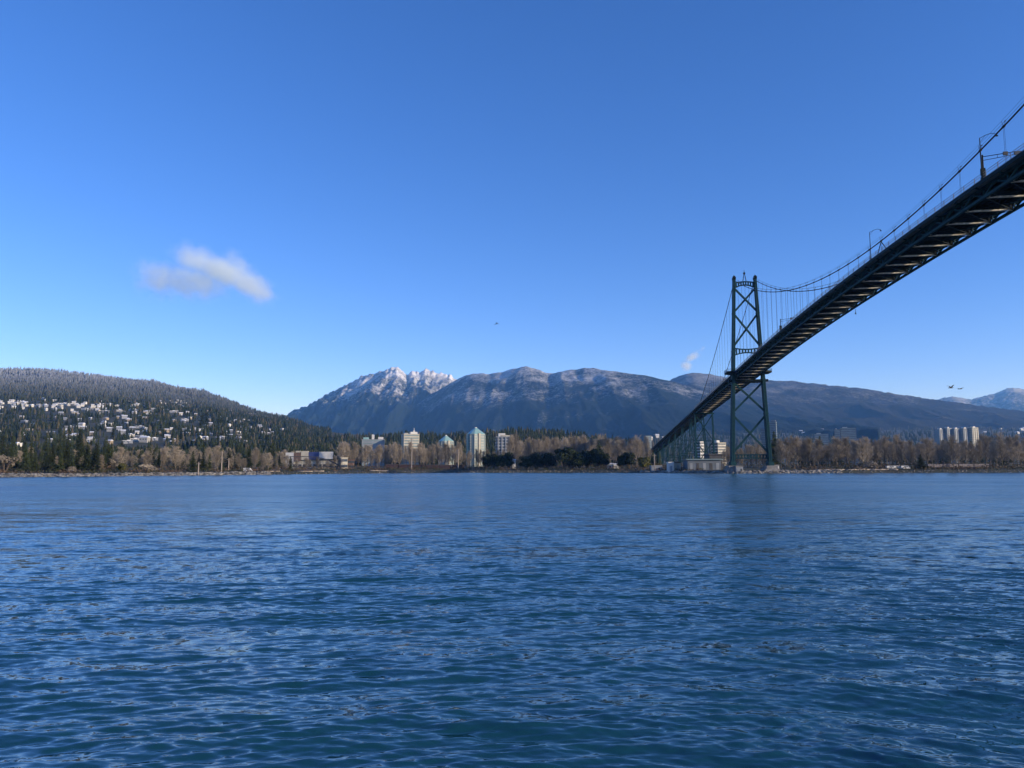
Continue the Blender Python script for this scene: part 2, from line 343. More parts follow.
# ------------------------------------------------------------------ bridge
X0, BM = 91.3, .1; NX = 1/sqrt(1+BM*BM)
def B(s, Y, z): return (X0+BM*Y+s*NX, Y-s*BM*NX, z)
def zc(Y):                                         # underside chord height along the bridge
    if Y < 400: return 61.4-1.35e-4*(Y-210)**2
    a = 61.4-1.35e-4*190**2
    return a-.0485*(Y-400)
def cab(Y):
    if Y <= 437: return 68.9+42.4*((Y-217)/220)**2
    t = (Y-437)/(606-437); return 111.3+(47.5-111.3)*t-14*t*(1-t)
PY = 220/23.; YS, YT, YB, YE = -3., 437., 611., 1330.
ORG = B(0, YT, 0)
bridge = tag(link('suspension_bridge', None, loc=ORG), 'long dark green suspension bridge high over the water, running off the right edge', 'bridge')
def part(name, mb, m, parent=bridge, smooth=False): return link(name, mb.mesh(name, m, ORG, smooth), parent)
def pempty(name, parent=bridge): return link(name, None, parent)
# tower
tw = pempty('tower')
def lh(z): return 10.35+(5.95-10.35)*(z-5)/(111.3-5)
for s in (-1, 1):
    mb = MB()
    for z0, z1 in zip((5, 34, 54, 70, 92), (34, 54, 70, 92, 112)):
        k = lambda z: (1.95-.5*(z/112), 3.6-1.5*(z/112))
        mb.beam(B(s*lh(z0), YT, z0), B(s*lh(z1), YT, z1), k(z0)[0], k(z0)[1], k(z1)[0], k(z1)[1], up=(0, 1, 0))
        mb.beam(B(s*lh(z1), YT, z1-.5), B(s*lh(z1), YT, z1), k(z1)[0]+.25, k(z1)[1]+.25, up=(0, 1, 0))
    for e in (-1, 1):                                # ribs on the faces
        mb.beam(B(s*lh(5)+e*.5, YT-1.85, 5.5), B(s*lh(111)+e*.4, YT-1.1, 111), .14, .1, up=(0, 1, 0))
    mb.beam(B(s*lh(5), YT, 4), B(s*lh(6), YT, 6.4), 3.0, 5.0, up=(0, 1, 0))
    part('leg', mb, STEEL, tw)
    mb = MB(); mb.beam(B(s*5.95, YT-2.2, 112.4), B(s*5.95, YT+2.2, 112.4), 1.5, 1.1); mb.box(B(s*5.95, YT, 113.3), (.9, 2.4, .9)); mb.tube([B(s*5.95, YT, 113.6), B(s*5.95, YT, 114.4)], .15, 5)
    part('saddle', mb, STEELD, tw)
    mb = MB(); c = B(s*10.35, YT, 0)
    mb.prism([(c[0]-4.6, c[1]-5), (c[0]+4.6, c[1]-5), (c[0]+4.6, c[1]+5), (c[0]-4.6, c[1]+5)], -2, 2.6, [(c[0]-4, c[1]-4.5), (c[0]+4, c[1]-4.5), (c[0]+4, c[1]+4.5), (c[0]-4, c[1]+4.5)])
    mb.box((c[0], c[1], 3.4), (6.2, 7.4, 1.8)); part('pier', mb, CONC, tw)
def xbrace(z0, z1, Y=YT, hw=lh, w=.75, p=tw, dz=.6, m=STEEL):
    for s in (-1, 1):
        mb = MB(); a = B(s*(hw(z0)-.4), Y+s*.35, z0); b = B(-s*(hw(z1)-.4), Y+s*.35, z1); mb.beam(a, b, w, .5, up=(0, 1, 0))
        for e in (-1, 1): mb.beam((a[0], a[1]-.35*e, a[2]), (b[0], b[1]-.35*e, b[2]), w*1.35, .08, up=(0, 1, 0))
        part('cross_brace', mb, m, p)
xbrace(106.2, 92.8); xbrace(91, 72.8); xbrace(51.5, 34.8); xbrace(32.5, 11.5)
def portal(zt, zb, arch_t, arch_b, n, name):
    mb = MB(); T = []; Bo = []
    for i in range(n+1):
        u = i/n*2-1; hw_ = lh((zt+zb)/2)
        T.append((u*hw_, zt+arch_t*(1-u*u))); Bo.append((u*hw_, zb+arch_b*(1-u*u)))
    for i in range(n):
        for L_ in (T, Bo): mb.beam(B(L_[i][0], YT, L_[i][1]), B(L_[i+1][0], YT, L_[i+1][1]), .9, .6)
        if i: mb.beam(B(T[i][0], YT, T[i][1]), B(Bo[i][0], YT, Bo[i][1]), .7, .5, up=(0, 1, 0))
    part(name, mb, STEEL, tw)
portal(109.6, 106.5, .7, 1.9, 9, 'top_portal')
portal(71.6, 67.2, -.9, 1.6, 9, 'middle_portal')
portal(10.4, 8.5, 0, 0, 12, 'bottom_strut')
mb = MB(); mb.beam(B(-11, YT, 52.6), B(11, YT, 52.6), 2.6, 1.3); mb.beam(B(-8, YT, 51.6), B(8, YT, 51.6), 1.2, .5); part('deck_strut', mb, STEELD, tw)
for s in (-1, 1):                                   # sidewalk bulging round each leg
    mb = MB(); z = zc(YT)+3; pl = [(s*7.2, -9), (s*12.4, -4.5), (s*12.4, 4.5), (s*7.2, 9)]
    q = [B(a, YT+b, 0)[:2] for a, b in pl]
    if s < 0: q = q[::-1]
    mb.prism(q, z-1.0, z-.05)
    for (a, b), (c, d) in zip(pl[:-1], pl[1:]):
        for hh in (.55, 1.15): mb.beam(B(a, YT+b, z+hh), B(c, YT+d, z+hh), .07, .07)
        mb.beam(B(a, YT+b, z), B(a, YT+b, z+1.2), .1, .1)
        for k in range(12): u = k/12; mb.beam(B(a+(c-a)*u, YT+b+(d-b)*u, z), B(a+(c-a)*u, YT+b+(d-b)*u, z+1.15), .05, .05)
    part('lookout_platform', mb, STEELD, tw)
mb = MB()
for s, e in ((-1, -1), (1, -1), (1, 1), (-1, 1)): mb.beam(B(s*.9, YT+e*.9, 110.6), B(s*.2, YT+e*.2, 115), .16, .16)
mb.tube([B(0, YT, 114.6), B(0, YT, 117.2)], .14, 5); mb.box(B(0, YT, 115.3), (1, 1, .9)); part('beacon_mast', mb, STEELD, tw)

# deck
YSTART = YT-PY*46
pts = [YSTART+PY*i for i in range(int((YB-YSTART)/PY)+1)]+[YB]
def strip(mb, s0, s1, dz0, dz1, ys):
    for a, b in zip(ys[:-1], ys[1:]):
        za, zb = zc(a), zc(b)
        vs = [B(s0, a, za+dz0), B(s1, a, za+dz0), B(s1, a, za+dz1), B(s0, a, za+dz1), B(s0, b, zb+dz0), B(s1, b, zb+dz0), B(s1, b, zb+dz1), B(s0, b, zb+dz1)]
        mb.add(vs, [(0, 1, 2, 3), (7, 6, 5, 4), (4, 5, 1, 0), (5, 6, 2, 1), (6, 7, 3, 2), (7, 4, 0, 3)])
    return mb
dk = part('deck', strip(MB(), -5.4, 5.4, 2.55, 2.9, pts), ASPH)
for s in (-1, 1):
    part('sidewalk', strip(MB(), *sorted((s*5.45, s*7.35)), 2.62, 3.0, pts), CONC, dk)
    mb = strip(MB(), *sorted((s*7.35, s*7.5)), 2.25, 3.1, pts); part('fascia', mb, STEELD, dk)
    mb = strip(MB(), s*5.6-.3, s*5.6+.3, 0, .55, pts); strip(mb, s*5.6-.3, s*5.6+.3, 2.05, 2.5, pts)
    for i, (a, b) in enumerate(zip(pts[:-1], pts[1:])):
        c = (a+b)/2
        mb.beam(B(s*5.6, a, zc(a)+.4), B(s*5.6, c, zc(c)+2.2), .34, .3); mb.beam(B(s*5.6, c, zc(c)+2.2), B(s*5.6, b, zc(b)+.4), .34, .3)
        mb.beam(B(s*5.6, a, zc(a)+.5), B(s*5.6, a, zc(a)+2.1), .3, .3)
        mb.beam(B(s*5.4, a, zc(a)+1.7), B(s*7.4, a, zc(a)+2.4), .22, .3)
    part('stiffening_truss', mb, STEEL, dk)
    # railing
    mb = MB(); n = int((YB-YSTART)/(PY/2))
    for dz in (3.3, 3.9, 4.45): strip(mb, s*7.35-.03, s*7.35+.03, dz-.03, dz+.03, pts)
    for i in range(n):
        Y = YSTART+i*PY/2; z = zc(Y)+3; mb.beam(B(s*7.35, Y, z), B(s*7.35, Y, z+1.5), .12, .12)
        if Y > 60:
            for k in range(1, 12):
                y2 = Y+k*PY/24; z = zc(y2)+3; mb.beam(B(s*7.35, y2, z+.3), B(s*7.35, y2, z+1.42), .022, .022)
    part('railing', mb, GALV, dk)
for Y in pts[1:-1]:
    z = zc(Y); mb = MB(); mb.beam(B(-5.3, Y, z+1.0), B(5.3, Y, z+1.0), .05, 1.15)
    mb.k = 1; mb.beam(B(-5.3, Y, z+.26), B(5.3, Y, z+.26), .42, .32); mb.k = 0; mb.beam(B(-5.3, Y, z+1.6), B(5.3, Y, z+1.6), .42, .06)  # bottom flange coloured as a sunlit streak against the dark web
    for k in range(-4, 5): mb.beam(B(k*1.15, Y-.1, z+.35), B(k*1.15, Y-.1, z+1.55), .06, .16, up=(0, 1, 0))
    part('floor_beam', mb, [STEELD, BEAM], dk)
for s in (-4, -2.7, -1.35, 0, 1.35, 2.7, 4): part('stringer', strip(MB(), s-.12, s+.12, 1.7, 2.5, pts), STEELD, dk)
mb = MB()
for a, b in zip(pts[:-1], pts[1:]):
    for s in (-1, 1): mb.beam(B(s*5.4, a, zc(a)+.12), B(-s*5.4, b, zc(b)+.12), .2, .14)
part('lateral_bracing', mb, STEELD, dk)
for k in range(1):
    mb = MB(); Y = 276.; mb.tube([B(6.2, Y, zc(Y)-.1), B(6.2, Y, zc(Y)-1.6)], .07, 5); mb.box(B(6.2, Y, zc(Y)-1.7), (.35, .35, .5))
    part('navigation_light', mb, STEELD, dk)

# cables
for s in (-1, 1):
    sc_ = s*5.7
    ys_ = list(np.linspace(-3, 437, 60))+list(np.linspace(437, 606, 24))[1:]
    mb = MB(); mb.tube([B(sc_, y, cab(y)) for y in ys_], .17, 8)
    allY = [YSTART+PY*i for i in range(1, 46)]+[YT+PY*i for i in range(1, 17)]
    for Y in allY:
        if Y > 30:
            d = 1 if Y > 437 else 0
            mb.tube([B(sc_, Y-.35, cab(Y-.35)), B(sc_, Y+.35, cab(Y+.35))], .27, 8)
    mc = part('main_cable', mb, CABLE, bridge, True)
    for Y in allY:
        if Y < 60: continue
        z1 = cab(Y)-.2; z0 = zc(Y)+2.5
        if z1-z0 < .8: continue
        mb = MB()
        for e in (-.22, .22): mb.tube([B(sc_, Y+e, z1), B(sc_, Y+e, z0)], .025, 5)
        part('hanger', mb, GALV if False else CABLE, mc)
    mb = MB(); yl = [y for y in np.linspace(40, 430, 110)]
    for e in (-.35, .35): mb.tube([B(sc_+e, y, cab(y)+1.15) for y in yl], .028, 4)
    for Y in allY:
        if 40 < Y < 430:
            for e in (-.35, .35): mb.beam(B(sc_+e*.3, Y, cab(Y)), B(sc_+e, Y, cab(Y)+1.12), .06, .06)
            mb.box(B(sc_+.35, Y, cab(Y)+1.15), (.22, .3, .16))
    part('hand_line', mb, CABLE, mc)
    mb = MB()
    for e in (-1, 1): mb.beam(B(sc_, 217, 68.7), B(sc_, 217+e*PY*.55, zc(217)+2.5), .18, .18)
    part('centre_stay', mb, STEELD, mc)

# cable bent
cb = pempty('cable_bent')
for s in (-1, 1):
    mb = MB(); mb.beam(B(s*7.3, YB, 2.5), B(s*6.7, YB, zc(YB)+.4), 1.3, 1.8, 1.1, 1.4, up=(0, 1, 0)); part('leg', mb, STEEL, cb)
mb = MB(); mb.beam(B(-8, YB, zc(YB)-.5), B(8, YB, zc(YB)-.5), 1.5, 1.1); part('cap_beam', mb, STEEL, cb)
mb = MB(); mb.beam(B(0, YB, 4), B(0, YB, zc(YB)-1), .4, .4, up=(0, 1, 0)); mb.beam(B(-7, YB, 24), B(7, YB, 24), .5, .6); part('centre_post', mb, STEEL, cb)
xbrace(zc(YB)-1.5, 24.5, YB, lambda z: 7, .45, cb); xbrace(23.5, 5, YB, lambda z: 7, .45, cb)
# viaduct
vd = pempty('approach_viaduct')
vp = list(np.linspace(YB, YE, 30))
for s in (-1, 1):
    mb = strip(MB(), s*4.6-.2, s*4.6+.2, .0, 2.4, vp)
    for Y in np.linspace(YB, YE, 90): mb.beam(B(s*4.6+s*.25, Y, zc(Y)+.1), B(s*4.6+s*.25, Y, zc(Y)+2.3), .1, .12, up=(0, 1, 0))
    part('plate_girder', mb, STEELD, vd)
    mb = strip(MB(), s*7-.1, s*7+.1, 2.0, 3.4, vp); part('parapet', mb, STEELD, vd)
part('roadway', strip(MB(), -7, 7, 2.45, 2.95, vp), CONC, vd)
Y = YB+34
while Y < YE-5:
    tr = pempty('trestle', bridge); z = zc(Y+6)-.1; g0 = 2.
    hb = 3.6+z*.11
    cor = []
    for e in (0, 12):
        for s in (-1, 1):
            mb = MB(); a = B(s*hb, Y+e, g0); b = B(s*4.6, Y+e, zc(Y+e)); mb.beam(a, b, .55, .6, up=(0, 1, 0)); part('leg', mb, STEEL, tr); cor.append((a, b))
    mb = MB(); nt_ = max(1, round(z/13))
    def cp(i, u): a, b = cor[i]; return tuple(a[k]+(b[k]-a[k])*u for k in range(3))
    for k in range(nt_):
        u0, u1 = .03+k/nt_*.95, .03+(k+1)/nt_*.95
        for i, j in ((0, 1), (2, 3), (0, 2), (1, 3)):
            mb.beam(cp(i, u0), cp(j, u1), .2, .2); mb.beam(cp(j, u0), cp(i, u1), .2, .2); mb.beam(cp(i, u1), cp(j, u1), .3, .3)
    part('bracing', mb, STEEL, tr)
    Y += 62

# street lamps and signal gantry standing on the bridge
def lamp_mesh(h=9.5, arm=3.4):
    mb = MB(); mb.tube([(0, 0, 0), (0, 0, h)], .14, 8, .09); mb.box((0, 0, .4), (.5, .5, .8))
    pole = mb.mesh('pole', STEELD)
    mb = MB(); mb.tube([(0, 0, h-.1), (arm*.35, 0, h+.55), (arm*.7, 0, h+.95), (arm, 0, h+.75)], .06, 6); mb.tube([(0, 0, h-1), (arm*.35, 0, h+.5)], .035, 5)
    am = mb.mesh('arm', STEELD)
    mb = MB(); mb.prism([(arm-.2, -.2), (arm+.35, -.2), (arm+.35, .2), (arm-.2, .2)], h+.25, h+.55, [(arm-.1, -.08), (arm+.15, -.08), (arm+.15, .08), (arm-.1, .08)])
    mb.tube([(arm, 0, h+.5), (arm, 0, h+.85)], .07, 5)
    hd = mb.mesh('lamp_head', STEELD); return pole, am, hd
LM = lamp_mesh()
def lamp(s, Y, label, h=1.):
    o = tag(link('street_lamp', None, loc=B(s*7.0, Y, zc(Y)+3.0), rz=(0 if s < 0 else pi)-atan(BM)), label, 'street lamp', 'lamps along the bridge deck')
    o.scale = (h, h, h)
    for n, m in zip(('pole', 'arm', 'lamp_head'), LM): link(n, m, o)
lamp(-1, 157, 'curved-arm street lamp above the near signal gantry, closest to the right edge')
lamp(-1, 222, 'curved-arm street lamp on the bridge sidewalk where the main cable dips lowest', .92)
lamp(1, 424, 'curved-arm street lamp on the far sidewalk just in front of the bridge tower', .9)
lamp(-1, 534, 'small street lamp on the bridge deck beyond the tower', .9)
lamp(-1, 448, 'street lamp rising beside the lookout platform just left of the tower leg', .6)
def gantry(Y, label):
    o = tag(link('signal_gantry', None, loc=B(-7.1, Y, zc(Y)+3.0), rz=-atan(BM)), label, 'signal gantry', 'lane signal gantries over the bridge roadway')
    for x in (0, 14.2):
        mb = MB(); mb.tube([(x, 0, 0), (x, 0, 5.4)], .16, 8); mb.box((x, 0, .5), (.7, .6, 1)); 
        if x == 0: mb.box((-.1, 0, 1.7), (.8, .6, 1.5))
        link('mast', mb.mesh('mast', STEELD), o)
    mb = MB(); mb.tube([(0, 0, 5.0), (7, 0, 5.9), (14.2, 0, 5.0)], .08, 6); mb.tube([(0, 0, 4.2), (7, 0, 5.3), (14.2, 0, 4.2)], .06, 6)
    for x in (3, 5, 9, 11): mb.beam((x, 0, 4.2+1.1*(1-abs(x-7)/7)), (x, 0, 5+.9*(1-abs(x-7)/7)), .06, .06)
    link('arm', mb.mesh('arm', STEELD), o)
    for x in (4.6, 7, 9.4):
        mb = MB(); mb.box((x, -.1, 5.5), (.9 if x != 7 else 1.3, .35, .75)); link('signal_box', mb.mesh('signal_box', DARKR), o)
gantry(156.2, 'lane signal gantry arching over the roadway at the right edge')
gantry(330, 'lane signal gantry with a dark post seen against the tower cables')

# ------------------------------------------------------------------ trees
def limb(mb, a, b, r0, r1, n=3):
    a = Vector(a); b = Vector(b); d = (b-a).normalized(); up = Vector((0, 0, 1)) if abs(d.z) < .9 else Vector((1, 0, 0))
    x = d.cross(up).normalized(); y = x.cross(d); vs = []
    for p, r in ((a, r0), (b, r1)):
        for k in range(n): t = 2*pi*k/n; vs.append(p+x*(cos(t)*r)+y*(sin(t)*r))
    mb.add(vs, [(k, (k+1) % n, (k+1) % n+n, k+n) for k in range(n)])
def bare_tree(seed, spread=.33, H=1.0):
    R = random.Random(seed); tr = MB(); cr = MB()
    def rv(s): return Vector((R.gauss(0, s), R.gauss(0, s), R.gauss(0, s)))
    pts = [Vector((0, 0, -.02))]; lean = rv(.02); lean.z = 0
    nst = 8
    for i in range(nst): pts.append(pts[-1]+Vector((R.gauss(0, .008), R.gauss(0, .008), .9/nst))+lean*.12)
    for i in range(nst): limb(tr, pts[i], pts[i+1], .017*(1-i/nst*.85), .017*(1-(i+1)/nst*.85), 5)
    for i in range(30):
        u = .2+.78*(i/30)**.9; k = min(int(u*nst), nst-1); p = pts[k].lerp(pts[k+1], u*nst-k)
        a = R.random()*6.28; Ln = spread*(1.15-u)*R.uniform(.6, 1.15)+.05; el = R.uniform(.5, 1.1)+u*.2
        d = Vector((cos(a)*cos(el), sin(a)*cos(el), sin(el))); q = p+d*Ln*.5; q2 = q+(d+Vector((0, 0, .35))+rv(.12)).normalized()*Ln*.55
        limb(tr, p, q, .0065*(1.15-u)+.002, .004*(1.15-u)+.0015); limb(tr, q, q2, .004*(1.15-u)+.0015, .0015)
        for j in range(13):
            w_ = R.random(); s = p.lerp(q, w_*2) if w_ < .5 else q.lerp(q2, w_*2-1)
            dd = (d*.6+rv(.55)+Vector((0, 0, .35))).normalized(); l2 = Ln*R.uniform(.25, .5)+.02; e = s+dd*l2
            limb(cr, s, e, .0018, .0008)
            for k2 in range(8):
                s2 = s.lerp(e, R.uniform(.2, 1)); d3 = (dd*.7+rv(.6)+Vector((0, 0, .2))).normalized(); l3 = R.uniform(.025, .075)
                e2 = s2+d3*l3; n = d3.cross(rv(1)).normalized()*.0016
                cr.add([s2-n, s2+n, e2+n*.5, e2-n*.5], [(0, 1, 2, 3)])
    return tr.mesh('trunk', PTRUNK), cr.mesh('crown', TWIG)
def conifer(seed, wid=.17, gap=.08):
    R = random.Random(seed); tr = MB(); cr = MB()
    limb(tr, (0, 0, -.02), (0, 0, .5), .014, .008, 6); limb(tr, (0, 0, .5), (0, 0, .985), .008, .002, 5)
    n = 34
    for i in range(n):
        u = gap+(1-gap)*(i/n); z = u; rr = wid*(1-u)**.8*R.uniform(.7, 1.12)+.006
        if R.random() < .1: rr *= .55
        nb = 9 if u < .7 else 6
        for k in range(nb):
            a = R.random()*6.28; L_ = rr*R.uniform(.65, 1.15); dr = R.uniform(-.45, -.05)
            d = Vector((cos(a), sin(a), 0)); side = Vector((-sin(a), cos(a), 0))
            for q in range(4):
                t0, t1 = q/4, (q+1.25)/4; wv = (.024+.05*rr/wid)*(1-.55*t1)*R.uniform(.7, 1.3)
                p0 = d*(L_*t0)+Vector((0, 0, z+dr*L_*t0)); p1 = d*(L_*t1)+Vector((0, 0, z+dr*L_*t1+R.uniform(-.012, .008)))
                tl = side*wv; dp = Vector((0, 0, -R.uniform(.008, .03)))
                cr.add([p0, p1, p0*.5+p1*.5+tl+dp], [(0, 1, 2)]); cr.add([p0, p1, p0*.5+p1*.5-tl+dp], [(0, 2, 1)])
    return tr.mesh('trunk', TRUNK), cr.mesh('crown', NEEDLE)
def leafy(seed, m, lobes=9, leaves=2200, ls=.03, flat=.75):
    R = random.Random(seed); tr = MB(); cr = MB(); Ls = []
    for i in range(lobes):
        a = R.random()*6.28; r = R.uniform(.0, .33); Ls.append((Vector((cos(a)*r, sin(a)*r, R.uniform(.3, .8))), R.uniform(.15, .24)))
    Ls.append((Vector((0, 0, .6)), .3))
    for c, r in Ls: limb(tr, (0, 0, -.02), c, .03, .006, 4)
    for i in range(leaves):
        c, r = R.choice(Ls); d = Vector((R.gauss(0, 1), R.gauss(0, 1), R.gauss(0, 1))).normalized()
        p = c+Vector((d.x, d.y, d.z*flat))*r*R.uniform(.6, 1.12)
        if p.z < .02: continue
        n = (d+Vector((R.gauss(0, .6), R.gauss(0, .6), R.gauss(0, .6)))).normalized(); x = n.orthogonal().normalized(); y = n.cross(x); s = ls*R.uniform(.6, 1.4)
        cr.add([p+x*s, p+y*s, p-x*s, p-y*s], [(0, 1, 2, 3)])
    return tr.mesh('trunk', TRUNK), cr.mesh('crown', m)
BARE = [bare_tree(i, spread=[.3, .38, .26, .42, .34, .3][i]) for i in range(6)]
CON = [conifer(20+i, [.17, .24, .15, .28, .2, .22][i], [.06, .12, .2, .05, .1, .08][i]) for i in range(6)]
EVG = [leafy(40+i, DLEAF) for i in range(4)]
BUSH = [leafy(50+i, OLIVE, 7, 1200, .04, .8) for i in range(2)]
TBUSH = [leafy(55+i, TWIG, 7, 900, .03, .8) for i in range(2)]
def tree(name, var, X, Y, h, label, cat, group=None, wide=1., z=None):
    z = float(ground_z(X, Y)) if z is None else z
    o = tag(link(name, None, loc=(X, Y, z-.1), rz=RND.random()*6.28, sc=(h*wide, h*wide, h)), label, cat, group)
    link('trunk', var[0], o); link('crown', var[1], o)
    return o
def scatter(name, variants, n, x0, x1, ys, hs, label, cat, group, wide=(.9, 1.2), rnd=RND, skip=None):
    for i in range(n):
        px = x0+(x1-x0)*(i+rnd.random())/n; Y = rnd.uniform(*ys)
        Ymin = float(np.interp(px, SHC, SHY))+11
        Y = max(Y, Ymin+rnd.uniform(0, 10)); X = colx(px, Y)
        if skip and skip(px, Y): continue
        tree(name, rnd.choice(variants), X, Y, rnd.uniform(*hs), label, cat, group, rnd.uniform(*wide))
def near_road(px, Y):       # keep the pier, sheds and trestles clear
    X = colx(px, Y); s = X-(X0+BM*Y)
    return abs(s) < 12
# left shore
scatter('conifer_tree', CON, 44, -25, 112, (390, 480), (10, 18), 'dark conifer in the tall stand on the left shore at the left edge', 'conifer', 'conifers on the far left shore', (1., 1.5))
scatter('conifer_tree', CON, 24, -20, 110, (560, 820), (24, 33), 'tall conifer rising behind the left shore stand, below the hillside houses', 'conifer', 'tall conifers behind the left shore', (.9, 1.3))
scatter('conifer_tree', CON, 26, 108, 292, (425, 600), (8, 17), 'dark conifer standing among bare trees on the left shore', 'conifer', 'conifers among the bare trees on the left shore', (1., 1.5))
scatter('conifer_tree', CON, 34, 100, 300, (700, 950), (16, 27), 'conifer at the foot of the hillside behind the bare shore trees', 'conifer', 'conifers at the foot of the hillside', (.9, 1.3))
scatter('bare_tree', BARE, 8, -15, 105, (405, 440), (7, 12), 'small bare tree at the waterline in front of the left conifers', 'bare tree', 'small bare trees before the left conifers', (1., 1.5))
scatter('bare_tree', BARE, 30, 105, 290, (430, 560), (5, 16.5), 'bare tan tree in the belt of leafless trees on the left shore', 'bare tree', 'bare trees along the left shore', (1.1, 1.6))
scatter('bare_tree', BARE, 34, 100, 300, (620, 900), (10, 19), 'bare tree further back at the foot of the left hillside', 'bare tree', 'bare trees at the foot of the hillside', (1.1, 1.6))
scatter('bare_tree', BARE, 9, 0, 100, (600, 800), (14, 22), 'bare tree among the tall conifers at the far left', 'bare tree', 'bare trees among the left conifers', (1.1, 1.5))
# middle
scatter('bare_tree', BARE, 52, 340, 465, (600, 760), (17, 23), 'tall bare tree in the grove before the glass towers', 'bare tree', 'bare trees in front of the apartment towers', (.7, 1.05), skip=lambda px, Y: 462 < px < 487)
scatter('bare_tree', BARE, 14, 462, 512, (600, 700), (12, 17), 'low bare tree at the foot of the tallest glass topped tower', 'bare tree', 'low bare trees at the tower foot', (.7, 1.05))
scatter('bare_tree', BARE, 66, 508, 650, (620, 820), (24, 29), 'tall bare tree in the wood behind the round dark evergreens', 'bare tree', 'bare trees of the middle wood', (.7, 1.))
scatter('bare_tree', BARE, 10, 290, 345, (560, 620), (6, 10), 'small bare tree in front of the long low store building', 'bare tree', 'small bare trees before the store', (1., 1.5))
for px, Y, h, wd in ((486, 575, 12, 1.), (493, 590, 14, 1.), (501, 580, 12.5, 1.2), (509, 585, 14.5, 1.), (527, 575, 12, 1.3), (536, 580, 14, 1.2), (547, 570, 15, 1.3), (563, 560, 19, 1.1), (571, 570, 16.5, 1.2), (580, 560, 14.5, 1.2),
                     (588, 565, 16, 1.2), (597, 560, 17, 1.1), (604, 555, 13, 1.2), (622, 548, 11, 1.3), (629, 545, 13.5, 1.2)):
    tree('round_evergreen', RND.choice(EVG), colx(px, Y), Y, h, 'round dark evergreen in the row at the middle of the far shore', 'evergreen tree', 'round dark evergreens on the middle shore', wd*.95)
tree('conifer_tree', CON[3], colx(599, 590), 590, 22, 'pointed conifer sticking up above the round dark evergreens', 'conifer', None, 1.3)
# right
scatter('bare_tree', BARE, 14, 722, 768, (470, 620), (12, 17), 'bare brown tree seen between the legs of the bridge tower', 'bare tree', 'bare trees between the tower legs', (1., 1.4), skip=lambda px, Y: near_road(px, Y) and Y < 447)
scatter('bare_tree', BARE, 96, 774, 1050, (446, 640), (15, 22), 'bare brown tree in the dense wood on the right shore', 'bare tree', 'bare trees of the right shore wood', (.9, 1.3))
scatter('conifer_tree', CON, 26, 770, 1050, (640, 800), (20, 26), 'dark conifer mixed into the back of the right shore wood', 'conifer', 'conifers at the back of the right wood', (1., 1.4))
tree('conifer_tree', CON[1], colx(775, 500), 500, 24, 'tall dark conifer just right of the bridge tower leg', 'conifer', None, 1.3)
tree('conifer_tree', CON[3], colx(921, 446), 446, 9, 'squat dark conifer near the water on the right shore', 'conifer', None, 1.9)
for px, Y, h, k, wd, lb in ((122, 418, 6, BUSH[0], 1.3, 'yellow green bush at the edge of the left shore'), (147, 420, 6, TBUSH[0], 1.8, 'pale tan round bush right of the yellow green bush'),
                        (55, 400, 5, BUSH[1], 1.8, 'olive bush on the shore in front of the left conifers'), (72, 400, 4.5, TBUSH[1], 1.5, 'small tan bush right of the olive bush'),
                        (4, 392, 11, TBUSH[0], 1.1, 'tan leafless tree crown cut by the left edge'), (871, 444, 6, TBUSH[1], 2., 'wide tan thicket at the shore left of the driftwood'),
                        (643, 520, 9, BUSH[1], 1.5, 'olive bush where the viaduct meets the trees')):
    tree('shrub', k, colx(px, Y), Y, h, lb, 'shrub', None, wd)

# hillside houses
HOUSE = []
for i in range(5):
    R = random.Random(i); L_, D_, H_ = [(14, 10, 6.5), (20, 11, 6), (12, 12, 8), (26, 12, 7), (17, 10, 9)][i]
    mb = MB(); mb.box((0, 0, H_/2-1.5), (L_, D_, H_+3)); 
    if i in (1, 3): mb.box((L_*.3, -D_*.5-1.5, H_*.35), (L_*.35, 3, H_*.7))
    wal = [mb.mesh('wall', WALLS[k]) for k in range(3)]
    mb = MB(); o = .8
    if i in (0, 2, 4):
        a, b, h = L_/2+o, D_/2+o, H_+3
        mb.add([(-a, -b, H_), (a, -b, H_), (a, b, H_), (-a, b, H_), (-a, 0, h), (a, 0, h)], [(0, 1, 5, 4), (2, 3, 4, 5), (0, 4, 3), (1, 2, 5), (3, 2, 1, 0)])
    else: mb.box((0, 0, H_+.35), (L_+2*o, D_+2*o, .6)); mb.box((L_*.1, 1, H_+1.4), (L_*.3, D_*.4, 1.6))
    roof = mb.mesh('roof', SNOWR)
    wins = []
    for k in range(3):
        mb = MB(); x = (-.33+.33*k)*L_; mb.box((x, -D_/2-.05, H_*.6), (L_*.17, .14, 1.7)); wins.append(mb.mesh('window', DGLASS))
    HOUSE.append((wal, roof, wins))
houses = []
def house(px, y, wk, label, group, sc=1., lo=950, snow=True):
    X, Y, z = row_to_Y(px, y, lo); i = RND.randrange(5); wal, roof, wins = HOUSE[i]
    if any(abs(X-a) < 13*sc+6 and abs(Y-b) < 16 for a, b, _ in houses): return
    o = tag(link('house', wal[wk], loc=(X, Y, z+.5), rz=RND.uniform(-.5, .6), sc=sc*RND.uniform(.8, 1.2)), label, 'house', group)
    link('roof', roof, o)
    if Y < 1800:
        for w_ in wins: link('window', w_, o)
    houses.append((X, Y, sc))
R2 = random.Random(5)
for k in range(165):
    px = R2.choice([R2.uniform(-5, 30), R2.uniform(35, 60), R2.uniform(55, 110), R2.uniform(95, 195), R2.uniform(110, 190)])
    house(px, 399+R2.triangular(0, 14, 6)+(4 if px > 100 else 0)*R2.random(), R2.choice((0, 0, 0, 1)), 'small pale house in the bright upper row below the dark hillside forest', 'houses in the upper row of the left hillside', .62)
